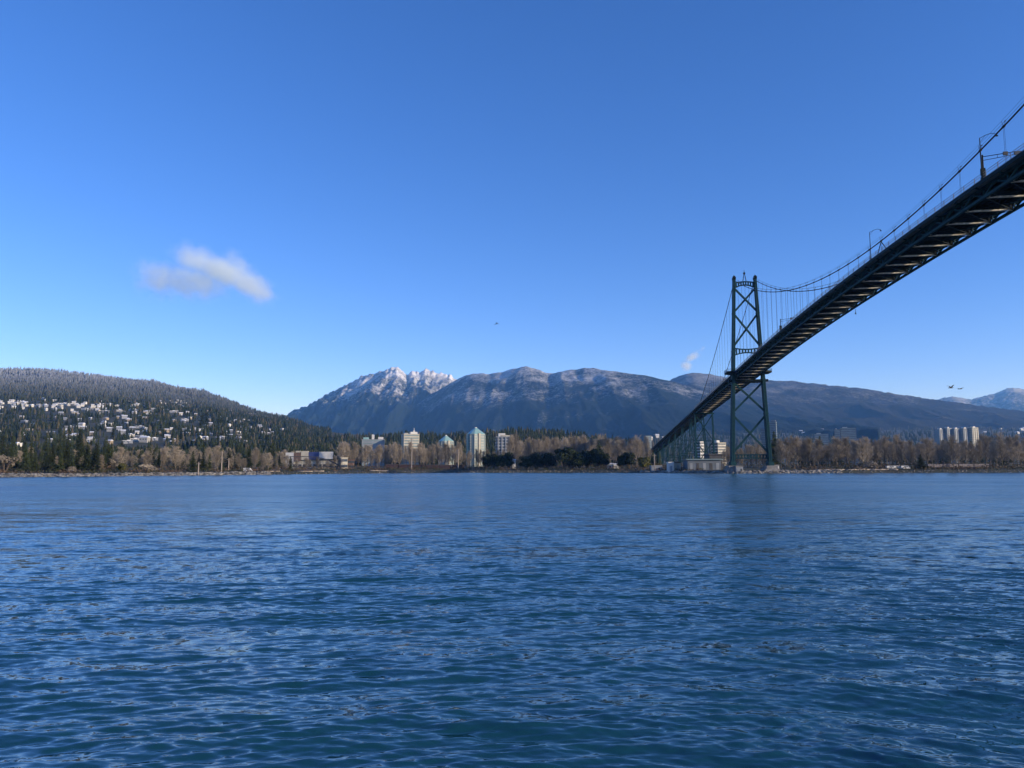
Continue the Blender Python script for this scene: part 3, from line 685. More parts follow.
for k in range(170):
    px = R2.uniform(-5, 290) if k % 3 == 0 else R2.uniform(60, 250); house(px, R2.uniform(411, 445), R2.choice((0, 1, 1, 2)), 'small house among trees on the lower part of the left hillside', 'houses on the lower left hillside', .58)
for k in range(36):
    px = R2.uniform(222, 310); house(px, R2.uniform(412, 428)+(px-222)*.09, R2.choice((0, 0, 1)), 'small pale house on the slope where the left hill runs down to the valley', 'houses on the right end of the left hill', .6)
for k in range(14):
    px = R2.uniform(642, 664); house(px, R2.uniform(433, 441), 0, 'tiny bright house seen far behind the low end of the viaduct', 'houses behind the end of the viaduct', 1.6, 2300)
for k in range(34):
    px = R2.choice([R2.uniform(780, 865), R2.uniform(962, 1035)]); house(px, R2.uniform(428, 435), R2.choice((0, 0, 1)), 'tiny pale house at the foot of the right mountain above the bare wood', 'houses at the foot of the right mountain', 1.5, 2300)
for px, y, k, lb, s in ((19, 447, 0, 'large cream house glowing in the sun among the left conifers', .9), (79, 443, 0, 'cream villa right of the tall conifers on the left shore', .95), (130, 438, 0, 'white cube house at the middle of the lower hillside', .9), (146, 443, 0, 'bright cream house just above the bare trees', .9),
                     (213, 428, 0, 'sunlit cream house beside the wooded knoll', .9), (72, 440, 0, 'small white house just left of the cream villa', .75)):
    house(px, y, k, lb, None, s, 700)

# forest: thousands of small far conifers as one object
FORM = bpy.data.materials.new('forest_needles'); FORM.use_nodes = True
def forest_mat():
    t = FORM.node_tree; b = t.nodes['Principled BSDF']; L = t.links; b.inputs['Roughness'].default_value = .9; b.inputs['Specular IOR Level'].default_value = .1
    at = t.nodes.new('ShaderNodeAttribute'); at.attribute_name = 'tone'
    r = t.nodes.new('ShaderNodeValToRGB'); e = r.color_ramp.elements
    e[0].position = 0; e[0].color = (.014, .022, .011, 1); e[1].position = 1; e[1].color = (.11, .09, .055, 1); m = e.new(.7); m.color = (.038, .048, .02, 1)
    L.new(at.outputs['Fac'], r.inputs[0])
    g = t.nodes.new('ShaderNodeNewGeometry'); sx = t.nodes.new('ShaderNodeSeparateXYZ'); L.new(g.outputs['Position'], sx.inputs[0])
    n = t.nodes.new('ShaderNodeTexNoise'); n.inputs['Scale'].default_value = .05; n.inputs['Detail'].default_value = 5; L.new(g.outputs['Position'], n.inputs['Vector'])
    a = t.nodes.new('ShaderNodeMapRange'); a.inputs[1].default_value = 200; a.inputs[2].default_value = 600; L.new(sx.outputs[2], a.inputs[0])
    mu = t.nodes.new('ShaderNodeMath'); mu.operation = 'MULTIPLY'; L.new(a.outputs[0], mu.inputs[0])
    nr = t.nodes.new('ShaderNodeMapRange'); nr.inputs[1].default_value = .2; nr.inputs[2].default_value = .6; L.new(n.outputs[0], nr.inputs[0]); L.new(nr.outputs[0], mu.inputs[1])
    mu2 = t.nodes.new('ShaderNodeMath'); mu2.operation = 'MULTIPLY'; mu2.inputs[1].default_value = .85; L.new(mu.outputs[0], mu2.inputs[0])
    mx = t.nodes.new('ShaderNodeMix'); mx.data_type = 'RGBA'; L.new(mu2.outputs[0], mx.inputs[0]); L.new(r.outputs[0], mx.inputs[6]); mx.inputs[7].default_value = (.34, .36, .4, 1)
    L.new(mx.outputs[2], b.inputs['Base Color'])
forest_mat()
def forest():
    tv = []; tf = []                              # template: 4 ragged tiers
    rs = np.random.RandomState(2)
    for k in range(4):
        z0 = .08+.21*k; z1 = min(1, z0+.36); r = .2*(1-.22*k); n = 7; b = len(tv)
        for i in range(n): a = 2*pi*i/n+k; q = r*(.75+.5*rs.rand()); tv.append((cos(a)*q, sin(a)*q, z0-.03*rs.rand()))
        tv.append((0, 0, z1))
        tf += [(b+i, b+(i+1) % n, b+n) for i in range(n)]
    tv = np.array(tv); tf = np.array(tf)
    pts = []
    hx = np.array([h[0] for h in houses]); hy = np.array([h[1] for h in houses]); hs = np.array([h[2] for h in houses])
    def put(n, c0, c1, y0, y1, h0, h1, keep=1.):
        c = rs.uniform(c0, c1, n); Yr = np.interp(c, YRC, YRV); Y = np.exp(rs.uniform(np.log(y0), np.log(y1), n)); ok = Y < Yr*1.04
        c, Y = c[ok], Y[ok]; X = (c-512)/773.6*Y; z = ground_z(X, Y); h = rs.uniform(h0, h1, len(c))*(.55+.95*vnoise(X/60, Y/60))
        if keep < 1: k = fbm(X/130, Y/130, 3) > 1-keep; X, Y, z, h = X[k], Y[k], z[k], h[k]
        if len(hx):
            bad = np.zeros(len(X), bool)
            for a, b, s in zip(hx, hy, hs): bad |= (abs(X-a) < 11*s+2) & (Y > b-170) & (Y < b+12)
            X, Y, z, h = X[~bad], Y[~bad], z[~bad], h[~bad]
        pts.append(np.stack([X, Y, z, h], -1))
    put(24000, -120, 330, 2350, 5200, 11, 20)
    put(9500, -60, 330, 950, 2400, 8, 17, .85)
    put(6000, 270, 660, 950, 2300, 10, 18)
    put(4500, 640, 1100, 2400, 6300, 16, 28)
    p = np.vstack(pts); n = len(p); nv = len(tv)
    a = rs.rand(n)*6.28; w_ = rs.uniform(.9, 1.5, n)*p[:, 3]
    V = np.empty((n, nv, 3)); V[..., 0] = (np.outer(np.cos(a), tv[:, 0])-np.outer(np.sin(a), tv[:, 1]))*w_[:, None]+p[:, 0:1]
    V[..., 1] = (np.outer(np.sin(a), tv[:, 0])+np.outer(np.cos(a), tv[:, 1]))*w_[:, None]+p[:, 1:2]; V[..., 2] = np.outer(p[:, 3], tv[:, 2])+p[:, 2:3]-.5
    Fc = (tf[None]+(np.arange(n)*nv)[:, None, None]).reshape(-1, 3)
    me = npmesh('forest', V.reshape(-1, 3), Fc, FORM)
    at = me.attributes.new('tone', 'FLOAT', 'POINT'); at.data.foreach_set('value', np.repeat(rs.rand(n)**1.3, nv).astype(np.float32))
    tag(link('forest', me), 'evergreen forest covering the left hill and the low ground behind the town', 'forest', kind='stuff')
forest()
# individually built conifers on the lower slopes (the ones that show largest)
R3 = random.Random(9)
for k in range(16):
    px = R3.uniform(201, 226); X, Y, z = row_to_Y(px, R3.uniform(422, 428), 850)
    tree('conifer_tree', R3.choice(CON), X, Y, R3.uniform(24, 34), 'tall dark conifer of the wooded knoll standing above the hillside houses', 'conifer', 'conifers of the wooded knoll', 1.3, z)
def clear(X, Y): return all(not (abs(X-a) < 10*s+3 and b-100 < Y < b+10) for a, b, s in houses)
for k in range(110):
    px = R3.uniform(60, 330); X, Y, z = row_to_Y(px, R3.uniform(424, 446), 850)
    if clear(X, Y): tree('conifer_tree', R3.choice(CON), X, Y, R3.uniform(14, 24), 'conifer between the houses on the lower slope of the left hill', 'conifer', 'conifers on the lower hillside', R3.uniform(.9, 1.4), z)
for k in range(60):
    px = R3.uniform(300, 600); Y = R3.uniform(1000, 1300); X = colx(px, Y, 20); tree('conifer_tree', R3.choice(CON), X, Y, R3.uniform(13, 23), 'tall conifer in the dark belt behind the apartment towers', 'conifer', 'conifers behind the apartment towers', R3.uniform(.9, 1.3))

# ------------------------------------------------------------------ buildings
def frame(px, Y, z=None, rz=0.): X = colx(px, Y, 20); return (X, Y, float(ground_z(X, Y))-.5 if z is None else z), rz
def ppm(Y): return Y/769.
def tower_block(name, px0, px1, ytop, Y, label, wallm, glass, depth=None, rz=0., storey=3.1, roofbits=(), group=None, cat='building', bays=0, bandw=.94):
    W = (px1-px0)*ppm(Y)*.97; pc = (px0+px1)/2; (X, Y, z0), _ = frame(pc, Y); H = P(pc, ytop, Y)[2]-z0; D = depth or W*.8
    o = tag(link(name, None, loc=(X, Y, z0), rz=rz), label, cat, group)
    mb = MB(); mb.box((0, 0, H/2), (W, D, H)); mb.box((0, 0, H+.25), (W+.6, D+.6, .5)); link('wall', mb.mesh('wall', wallm), o)
    n = max(2, int(H/storey)); st = H/n
    for i in range(n):
        mb = MB(); z = (i+.58)*st
        for s in (-1, 1):
            mb.box((0, s*(D/2+.02), z), (W*bandw, .12, st*.45)); mb.box((s*(W/2+.02), 0, z), (.12, D*bandw, st*.5))
        link('window_band', mb.mesh('window_band', glass), o)
    for s in range(bays):
        mb = MB(); x = -W/2+W*(s+.5)/bays; mb.box((x, -D/2-.5, H*.5), (W/bays*.28, .9, H*.98)); link('pilaster', mb.mesh('pilaster', wallm), o)
    for (x, w_, h, m) in roofbits:
        mb = MB(); mb.box((x*W, 0, H+.5+h/2), (w_*W, D*.5, h)); link('roof_unit', mb.mesh('roof_unit', m), o)
    return o, W, D, H
def glass_tower(px0, px1, yeave, yapex, Y, label):
    W = (px1-px0)*ppm(Y)*.9; pc = (px0+px1)/2; (X, Y, z0), _ = frame(pc, Y); H = P(pc, yeave, Y)[2]-z0; T = P(pc, yapex, Y)[2]-z0
    o = tag(link('apartment_tower', None, loc=(X, Y, z0), rz=radians(28)), label, 'apartment tower', 'apartment towers with glass pyramid roofs')
    c = W*.16; a = W/2/1.12; oct_ = [(-a+c, -a), (a-c, -a), (a, -a+c), (a, a-c), (a-c, a), (-a+c, a), (-a, a-c), (-a, -a+c)]
    mb = MB(); mb.prism(oct_, 0, H); link('wall', mb.mesh('wall', CREAM), o)
    mb = MB(); k = .14; mb.prism([(x*1.03, y*1.03) for x, y in oct_], H, H+.6); mb.prism(oct_, H+.6, T, [(x*k, y*k) for x, y in oct_]); link('glass_roof', mb.mesh('glass_roof', TEALG), o)
    n = int(H/3); st = H/n
    for rot in range(4):
        cs_, sn_ = cos(rot*pi/2), sin(rot*pi/2)
        for e in (-.5, .5):
            mb = MB(); x, y = e*a*.9, -a-.1; mb.box((x*cs_-y*sn_, x*sn_+y*cs_, H*.5), (a*.46, .5, H*.97), rot*pi/2); link('glazed_bay', mb.mesh('glazed_bay', BLUEG), o)
        mb = MB(); x, y = a-c/2+.06, -a+c/2-.06; mb.box((x*cs_-y*sn_, x*sn_+y*cs_, H*.5), (c*.8, .3, H*.97), rot*pi/2+pi/4); link('glazed_corner', mb.mesh('glazed_corner', BLUEG), o)
    for i in range(1, n):
        mb = MB(); z = i*st
        for rot in range(4):
            cs_, sn_ = cos(rot*pi/2), sin(rot*pi/2)
            for e in (-.5, .5): x, y = e*a*.9, -a-.2; mb.box((x*cs_-y*sn_, x*sn_+y*cs_, z), (a*.5, .7, .5), rot*pi/2)
        link('balcony', mb.mesh('balcony', CREAM), o)
    for rot in range(4):
        mb = MB(); cs_, sn_ = cos(rot*pi/2), sin(rot*pi/2); x, y = 0, -a-.7; mb.box((x*cs_-y*sn_, x*sn_+y*cs_, H*.52), (a*.26, 1.6, H*1.02), rot*pi/2); link('bay', mb.mesh('bay', TEALG if rot % 2 else CREAM), o)
    mb = MB(); mb.box((0, 0, T+.3), (W*.1, W*.1, 1.2)); link('roof_unit', mb.mesh('roof_unit', WHITE), o)
glass_tower(466, 485.5, 434.5, 428, 900, 'tallest cream apartment tower with a pale green glass pyramid roof')
glass_tower(438, 454, 441.5, 435.8, 900, 'shorter cream apartment tower with glass pyramid roof, left of the tallest')
o, W, D, H = tower_block('office_building', 362, 384.5, 440, 950, 'blue-grey office block with white roof units left of the towers', GREYW, BLUEG, 22, radians(8), roofbits=((.33, .22, 3, WHITE), (-.32, .25, 2.5, TEALG), (-.02, .1, 6, WHITE)))
o, W, D, H = tower_block('apartment_tower', 402, 418, 434.5, 930, 'slim apartment tower with a white rooftop mast and sunlit right side', CREAM, BLUEG, 16, radians(20), roofbits=((.2, .45, 2.5, WHITE), (-.3, .25, 1.2, GREYW)))
mb = MB(); mb.tube([(W*.25, 0, H+2.5), (W*.25, 0, H+8)], .35, 6); mb.box((W*.25, 0, H+4), (2, 2, 1.4)); link('mast', mb.mesh('mast', WHITE), o)
tower_block('office_building', 495.5, 511, 437, 850, 'grey gridded office block with a white roof unit right of the towers', GREYW, DGLASS, 14, radians(6), roofbits=((-.1, .45, 3.4, WHITE), (.1, .65, 1.4, CREAM)), bays=4)
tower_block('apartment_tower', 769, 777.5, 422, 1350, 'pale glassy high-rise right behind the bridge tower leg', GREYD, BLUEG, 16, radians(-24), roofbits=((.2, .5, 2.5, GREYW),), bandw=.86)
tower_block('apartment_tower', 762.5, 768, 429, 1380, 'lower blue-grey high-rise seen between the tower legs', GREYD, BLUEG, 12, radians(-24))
for x0, x1, yt, lb, dd, bb in ((936.8, 944.6, 429.6, 'leftmost pale slab of the high-rise cluster above the right wood', GREYW, 3), (944.8, 951.8, 428.4, 'second slab from the left in the high-rise cluster', GREYW, 2), (951.8, 960.4, 429, 'grey central slab of the high-rise cluster', GREYW, 3),
                           (960.6, 969.4, 428.8, 'slab right of centre in the high-rise cluster', GREYW, 3), (969.2, 979, 427.8, 'brightest rightmost slab of the high-rise cluster', CREAM, 3)):
    tower_block('apartment_tower', x0, x1, yt, 1700, lb, dd, BLUEG, 14, radians(25), 4, group='high-rises above the right wood', bays=bb, roofbits=((.1, .3, 2.5, WHITE),))
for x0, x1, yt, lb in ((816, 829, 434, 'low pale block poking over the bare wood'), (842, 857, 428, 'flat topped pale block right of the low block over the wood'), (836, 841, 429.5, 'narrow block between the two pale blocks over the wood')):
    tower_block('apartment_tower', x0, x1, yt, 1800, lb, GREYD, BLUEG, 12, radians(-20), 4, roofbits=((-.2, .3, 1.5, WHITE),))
tower_block('apartment_building', 696.5, 701.5, 442, 900, 'small cream apartment block seen through the cable bent', WHITE, DGLASS, 12, radians(25))
tower_block('apartment_building', 713.5, 724, 443, 900, 'bright cream low-rise block between the cable bent and the tower', CREAM, DGLASS, 12, radians(25), roofbits=((-.25, .35, 2.5, WHITE),))
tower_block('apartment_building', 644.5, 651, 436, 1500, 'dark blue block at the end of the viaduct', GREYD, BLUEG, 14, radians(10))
# low store building with coloured facade segments
Ym = 640; (Xm, _, zm), _ = frame(310, Ym)
st_ = tag(link('store_building', None, loc=(Xm, Ym, zm)), 'long low store building with white, brown and blue facade panels', 'store')
kx = ppm(Ym)
mb = MB(); mb.box((0, 8, 3.5), (47*kx, 14, 7)); link('wall', mb.mesh('wall', CREAM), st_)
for a, b, y0, y1, m in ((286, 294, 452.5, 464, WHITE), (294.3, 301, 452.8, 461, BROWNW), (301.3, 308.7, 451, 460, CREAM), (309, 319, 452, 459.5, BLUEP), (319.3, 333, 451.8, 459, WHITE), (296, 300.5, 450.8, 452.4, CREAM)):
    mb = MB(); z1 = P(310, y0, Ym)[2]-zm; z0 = P(310, y1, Ym)[2]-zm; mb.box((((a+b)/2-310)*kx, .4, (z0+z1)/2), ((b-a)*kx, 1.6, z1-z0)); link('facade_panel', mb.mesh('facade_panel', m), st_)
for k in range(9):
    mb = MB(); mb.box(((-20+k*5)*kx, .9, 2.6), (3.4*kx, .3, 2.4)); link('shop_window', mb.mesh('shop_window', DGLASS), st_)
mb = MB(); mb.box((0, 8, 7.2), (48*kx, 15, .5)); link('roof', mb.mesh('roof', DARKR), st_)
tower_block('store_building', 340.5, 347.5, 458, 600, 'small bright cream cube building right of the long store', CREAM, DGLASS, 6, radians(20), 3.5)
tower_block('store_building', 348.5, 354, 460, 610, 'low beige annex beside the cream cube building', BROWNW, DGLASS, 6, radians(5), 3.5)
# arched footbridge in front of the store
Yf = 560; a0 = colx(262, Yf); a1 = colx(339, Yf); zf = 4.
fb = tag(link('arched_footbridge', None, loc=((a0+a1)/2, Yf, zf)), 'long dark low bridge with a shallow arched top in front of the store', 'footbridge')
Lh = (a1-a0)/2
for e in (-2, 2):
    mb = MB(); q = [(-Lh+2*Lh*i/24, e, 1.5+ (6.6*(1-abs(2*i/24-1)**2.6))) for i in range(25)]
    for i in range(24): mb.beam(q[i], q[i+1], .5, .5)
    for i in range(1, 24): mb.beam((q[i][0], e, .6), q[i], .16, .16)
    link('arch', mb.mesh('arch', DARKR), fb)
mb = MB(); mb.box((0, 0, .5), (2*Lh+8, 4.4, .8)); link('deck', mb.mesh('deck', DARKR), fb)
for e in (-.95, -.5, 0, .5, .95):
    mb = MB(); mb.box((e*Lh, 0, -1.6), (1.6, 4, 3.6)); link('support', mb.mesh('support', CONC), fb)

# sheds below the bridge
def shed(name, px0, px1, ytop, Y, depth, label, wm, rm, over=.6, gable=False, doors=0):
    W = (px1-px0)*ppm(Y); pc = (px0+px1)/2; (X, Y, z0), _ = frame(pc, Y); H = P(pc, ytop, Y)[2]-z0
    o = tag(link(name, None, loc=(X, Y, z0)), label, 'building')
    mb = MB(); mb.box((0, depth/2, H/2), (W, depth, H)); link('wall', mb.mesh('wall', wm), o)
    mb = MB()
    if gable:
        a, b, h = W/2+over, depth/2+over, H+W*.22; c = depth/2
        mb.add([(-a, c-b, H), (a, c-b, H), (a, c+b, H), (-a, c+b, H), (-a, c, h), (a, c, h)], [(0, 1, 5, 4), (2, 3, 4, 5), (0, 4, 3), (1, 2, 5), (3, 2, 1, 0)])
    else: mb.box((0, depth/2, H+.35), (W+2*over, depth+2*over, .7))
    link('roof', mb.mesh('roof', rm), o)
    for k in range(doors):
        x = -W/2+W*(k+.5)/doors; mb = MB(); mb.box((x, -.04, H*.42), (W/doors*.45, .14, H*.6)); link('door', mb.mesh('door', DARKR if k % 2 else GREYW), o)
    return o
shed('utility_building', 687, 720, 460, 462, 12, 'long grey utility building with an overhanging flat roof under the bridge', GREYD, BLUEG, 1., doors=5)
shed('utility_building', 709, 722, 455, 478, 14, 'dark block rising behind the long utility building', DARKR, DARKR, .5)
shed('utility_shed', 668, 673, 463, 470, 6, 'white box shed left of the long utility building', WHITE, WHITE, .2, doors=1)
shed('utility_shed', 674.5, 680, 463, 474, 5, 'small brownish shed between the white shed and the long building', CREAM, BROWNW, .2, doors=1)
shed('utility_shed', 651, 661, 466.5, 492, 6, 'low grey shed at the foot of the pole by the viaduct end', GREYW, GREYW, .3, doors=2)
shed('utility_shed', 771.5, 778, 466, 440, 5, 'small sunlit white hut on the rocks right of the tower leg', WHITE, CONC, .2, doors=1)
shed('utility_shed', 735, 742, 467, 431.5, 2.4, 'pale hut at the foot of the left tower leg', GREYW, CONC, .15, doors=2)
shed('boat_house', 607.5, 612, 464, 556, 6, 'left white gabled house at the shore between the dark evergreens', WHITE, SNOWR, .4, True, doors=1)
shed('boat_house', 613.5, 618.5, 464.5, 558, 6, 'right white gabled house at the shore between the dark evergreens', WHITE, SNOWR, .4, True, doors=1)
shed('boat_house', 512, 515.5, 460, 600, 6, 'narrow bright house in the gap between two evergreen clumps', WHITE, SNOWR, .4, True)

# poles
for px, Y, y0, lb in ((198.5, 432, 462, 'short pale pole at the shore left of the tall pole'), (221.5, 452, 451, 'tall pole at the shore in front of the left bare trees'), (228.5, 470, 458, 'thin pole right of the tall shore pole'),
                      (411.5, 575, 438, 'tallest pale pole in front of the slim tower'), (458.2, 575, 449, 'white pole between the two glass topped towers'), (654.5, 486, 454, 'pole standing at the low end of the viaduct')):
    X = colx(px, Y); z = float(ground_z(X, Y)); h = P(px, y0, Y)[2]-z
    o = tag(link('utility_pole', None, loc=(X, Y, z)), lb, 'pole')
    mb = MB(); mb.tube([(0, 0, -.5), (0, 0, h)], .42, 8, .25); link('post', mb.mesh('post', WOODP), o)
    mb = MB(); mb.beam((-1.3, 0, h-1), (1.3, 0, h-1), .2, .25); link('crossarm', mb.mesh('crossarm', WOODP), o)

# freight cars, vans
def wheelset(o, xs, r, y):
    for x in xs:
        mb = MB(); mb.tube([(x, -y, r), (x, y, r)], r, 10); link('wheel', mb.mesh('wheel', RUBBER), o)
def freight(px, Y, L_, h, m, label, group):
    X = colx(px, Y); z = float(ground_z(X, Y))
    o = tag(link('freight_car', None, loc=(X, Y, z)), label, 'freight car', group)
    mb = MB(); mb.box((0, 0, 1+h/2), (L_, 3, h)); mb.box((0, 0, 1.0), (L_+.6, 2.2, .35))
    for k in range(int(L_/1.4)): mb.box((-L_/2+.7+k*1.4, -1.53, 1+h/2), (.14, .1, h*.96))
    link('body', mb.mesh('body', m), o)
    mb = MB(); mb.box((0, 0, 1+h+.1), (L_*.98, 2.9, .2)); mb.box((0, 0, 1+h+.28), (L_*.96, .7, .12)); link('roof', mb.mesh('roof', DARKR), o)
    wheelset(o, (-L_*.4, -L_*.3, L_*.3, L_*.4), .48, 1.)
for k in range(6): freight(392+k*13.3, 590, 9.4, 2.4, RUST, 'rust red freight car in the row behind the middle shore', 'rust red freight cars')
for k in range(4): freight(934+k*15.4, 452, 8.4, 1.7, PALEC, 'pale freight car in the low train on the right shore', 'pale freight cars on the right shore')
def van(px, Y, label):
    X = colx(px, Y); z = float(ground_z(X, Y)); o = tag(link('parked_van', None, loc=(X, Y, z+.0)), label, 'van')
    mb = MB(); pr = [(-2.6, .35), (2.6, .35), (2.6, 1.2), (1.9, 1.35), (1.3, 2.15), (-2.6, 2.2)]
    n = len(pr); mb.add([(x, -1, z_) for x, z_ in pr]+[(x, 1, z_) for x, z_ in pr], [tuple(range(n)), tuple(range(n, 2*n))[::-1]]+[(i, i+n, (i+1) % n+n, (i+1) % n) for i in range(n)]); link('body', mb.mesh('body', WHITE), o)
    mb = MB(); mb.box((.2, -1.01, 1.65), (2.4, .06, .55)); link('window', mb.mesh('window', DGLASS), o); wheelset(o, (-1.7, 1.7), .36, .95)
van(890.5, 444, 'leftmost white van parked behind the driftwood beach'); van(897, 446, 'white van right next to the leftmost van'); van(905, 445, 'rightmost white van behind the driftwood beach'); van(248, 470, 'white van parked by the left shore near the poles')

# driftwood
for k, (px, L_, dY, rz) in enumerate(((822, 9, 4, .05), (831, 7, 6, -.1), (840, 6, 5, .1), (851, 5, 5, 0), (855, 4, 7, .2), (868, 3, 5, .4), (878, 8, 5, -.05), (883, 6, 7, .3), (888, 5, 6, .1), (894, 4, 5, -.3), (873, 4, 8, .1), (861, 5, 9, 0),
                              (268, 7, 4, 0), (276, 5, 5, .1), (305, 10, 4, 0), (318, 8, 5, .05), (382, 9, 5, 0), (374, 6, 6, .1))):
    Y = float(np.interp(px, SHC, SHY))+dY+3; X = colx(px, Y); z = float(ground_z(X, Y))+.25; R = random.Random(k)
    mb = MB(); mb.tube([(-L_/2, 0, 0), (-L_/6, .1*R.random(), .12), (L_/5, -.1, .05), (L_/2, 0, .18)], .42, 7, .28); mb.tube([(L_/5, 0, .1), (L_/3.5, -.5, .7)], .13, 5, .05)
    gl = px > 800
    tag(link('driftwood_log', mb.mesh('driftwood_log', WOODL, smooth=True), loc=(X, Y, z), rz=rz), 'bleached driftwood log on the beach right of the bridge' if gl else 'pale driftwood log on the beach left of the glass towers', 'log', 'driftwood logs on the right beach' if gl else 'driftwood logs on the left beach')

# riprap and scrub (nobody could count them)
def riprap():
    rs = np.random.RandomState(8); n = 5200
    c = np.concatenate([rs.uniform(-60, 270, 2400), rs.uniform(640, 840, 1500), rs.uniform(270, 1080, 1300)])
    big = np.concatenate([np.full(2400, 1.), np.full(1500, 1.15), np.full(1300, .5)])
    Ys = np.interp(c, SHC, SHY); Y = Ys+rs.uniform(-3.5, 6, n); X = (c-512)/773.6*Y; z = ground_z(X, Y)
    base = np.array([(1, 0, 0), (-1, 0, 0), (0, 1, 0), (0, -1, 0), (0, 0, 1), (0, 0, -1), (.7, .7, .5), (-.7, .6, .5), (.6, -.7, .5), (-.7, -.7, .45)], float)
    tris = np.array([(4, 0, 6), (4, 6, 2), (4, 2, 7), (4, 7, 1), (4, 1, 9), (4, 9, 3), (4, 3, 8), (4, 8, 0), (0, 5, 2), (0, 2, 6), (2, 5, 1), (2, 1, 7), (1, 5, 3), (1, 3, 9), (3, 5, 0), (3, 0, 8)])
    V = base[None]*(1+.5*(rs.rand(n, len(base), 1)-.5)); s = rs.uniform(.35, 1.0, n)*big; V = V*s[:, None, None]*np.array([1.2, 1, .75]); a = rs.rand(n)*6.28
    x = V[..., 0]*np.cos(a)[:, None]-V[..., 1]*np.sin(a)[:, None]; y = V[..., 0]*np.sin(a)[:, None]+V[..., 1]*np.cos(a)[:, None]
    V = np.stack([x+X[:, None], y+Y[:, None], V[..., 2]+z[:, None]+.1], -1)
    Fc = (tris[None]+(np.arange(n)*len(base))[:, None, None]).reshape(-1, 3)
    tag(link('shore_rocks', npmesh('shore_rocks', V.reshape(-1, 3), Fc, ROCK)), 'pale and dark boulders lining the far waterline', 'rocks', kind='stuff')
riprap()
def scrub():
    rs = np.random.RandomState(12); n = 42000
    c = rs.uniform(-80, 1100, n); Ys = np.interp(c, SHC, SHY); dd = np.concatenate([rs.uniform(6, 36, n//2), rs.uniform(20, 300, n-n//2)]); Y = Ys+dd
    X = (c-512)/773.6*Y; ok = ~((abs(X-(X0+BM*Y)) < 24) & (Y < 510)); c, X, Y = c[ok], X[ok], Y[ok]; n = len(c)
    z = ground_z(X, Y); hmax = 1.+3.0*vnoise(X/9, Y/9)*np.clip((Y-Ys[ok]-4)/20, .25, 1); h = hmax*rs.rand(n)**.7
    s = rs.uniform(.25, .6, n); nrm = rs.randn(n, 3); u = np.cross(nrm, rs.randn(n, 3)); u /= np.linalg.norm(u, axis=1)[:, None]; v = np.cross(u, nrm); v /= np.linalg.norm(v, axis=1)[:, None]
    p = np.stack([X, Y, z+h], -1); V = np.stack([p+u*s[:, None], p+v*s[:, None], p-u*s[:, None]], 1)
    m = mat('scrub', (.12, .075, .045), .9, (.03, .04, .018), .08, detail=5, fac=(.4, .6))
    tag(link('scrub', npmesh('scrub', V.reshape(-1, 3), np.arange(3*n).reshape(-1, 3), m)), 'brown scrub and undergrowth behind the far waterline', 'scrub', kind='stuff')
scrub()

# birds
def bird(px, py, Y, s, label, rz=0., up=.35, group=None):
    o = tag(link('bird', None, loc=P(px, py, Y), rz=rz, sc=s), label, 'bird', group)
    mb = MB(); mb.tube([(-.5, 0, .0), (-.3, 0, .02), (0, 0, 0), (.28, 0, .0), (.42, 0, .06), (.62, 0, .07)], .09, 6, .03); mb.add([(-.45, -.03, 0), (-.45, .03, 0), (-.75, .13, .0), (-.75, -.13, 0)], [(0, 1, 2, 3)])
    b = mb.mesh('body', BIRD, smooth=True); link('body', b, o)
    for e in (-1, 1):
        mb = MB(); mb.add([(.18, 0, .04), (-.15, 0, .04), (-.12, e*.45, up*.7), (.2, e*.45, up*.7), (-.05, e*.95, up*.9), (-.28, e*.95, up*.8), (.18, 0, .0), (-.15, 0, .0), (-.12, e*.45, up*.7-.03), (.2, e*.45, up*.7-.03)], [(0, 1, 2, 3), (3, 2, 5, 4), (6, 9, 8, 7), (0, 3, 9, 6), (1, 7, 8, 2)])
        link('wing', mb.mesh('wing', BIRD), o)
bird(951, 388, 140, .95, 'left one of the two dark birds flying low over the right mountain', .2, .6)
bird(960, 389, 142, .95, 'right one of the two dark birds flying low over the right mountain', .4, .25)
bird(497, 323, 160, .7, 'lone tiny bird high above the middle mountain ridge', 1.0, -.5)

# ------------------------------------------------------------------ haze
mb = MB(); mb.box((0, 9000, 880), (44000, 27000, 1776))
hz = link('haze', mb.mesh('haze', bpy.data.materials.new('haze_air'))); tag(hz, kind='stuff')
m = hz.data.materials[0]; m.use_nodes = True; t = m.node_tree; t.nodes.clear()
out = t.nodes.new('ShaderNodeOutputMaterial'); pv = t.nodes.new('ShaderNodeVolumePrincipled')
pv.inputs['Color'].default_value = (.18, .47, 1., 1); pv.inputs['Absorption Color'].default_value = (1, 1, 1, 1); pv.inputs['Density'].default_value = 3.7e-5; pv.inputs['Anisotropy'].default_value = 0.
t.links.new(pv.outputs[0], out.inputs['Volume'])
m.volume_intersection_method = 'ACCURATE' if hasattr(m, 'volume_intersection_method') else None

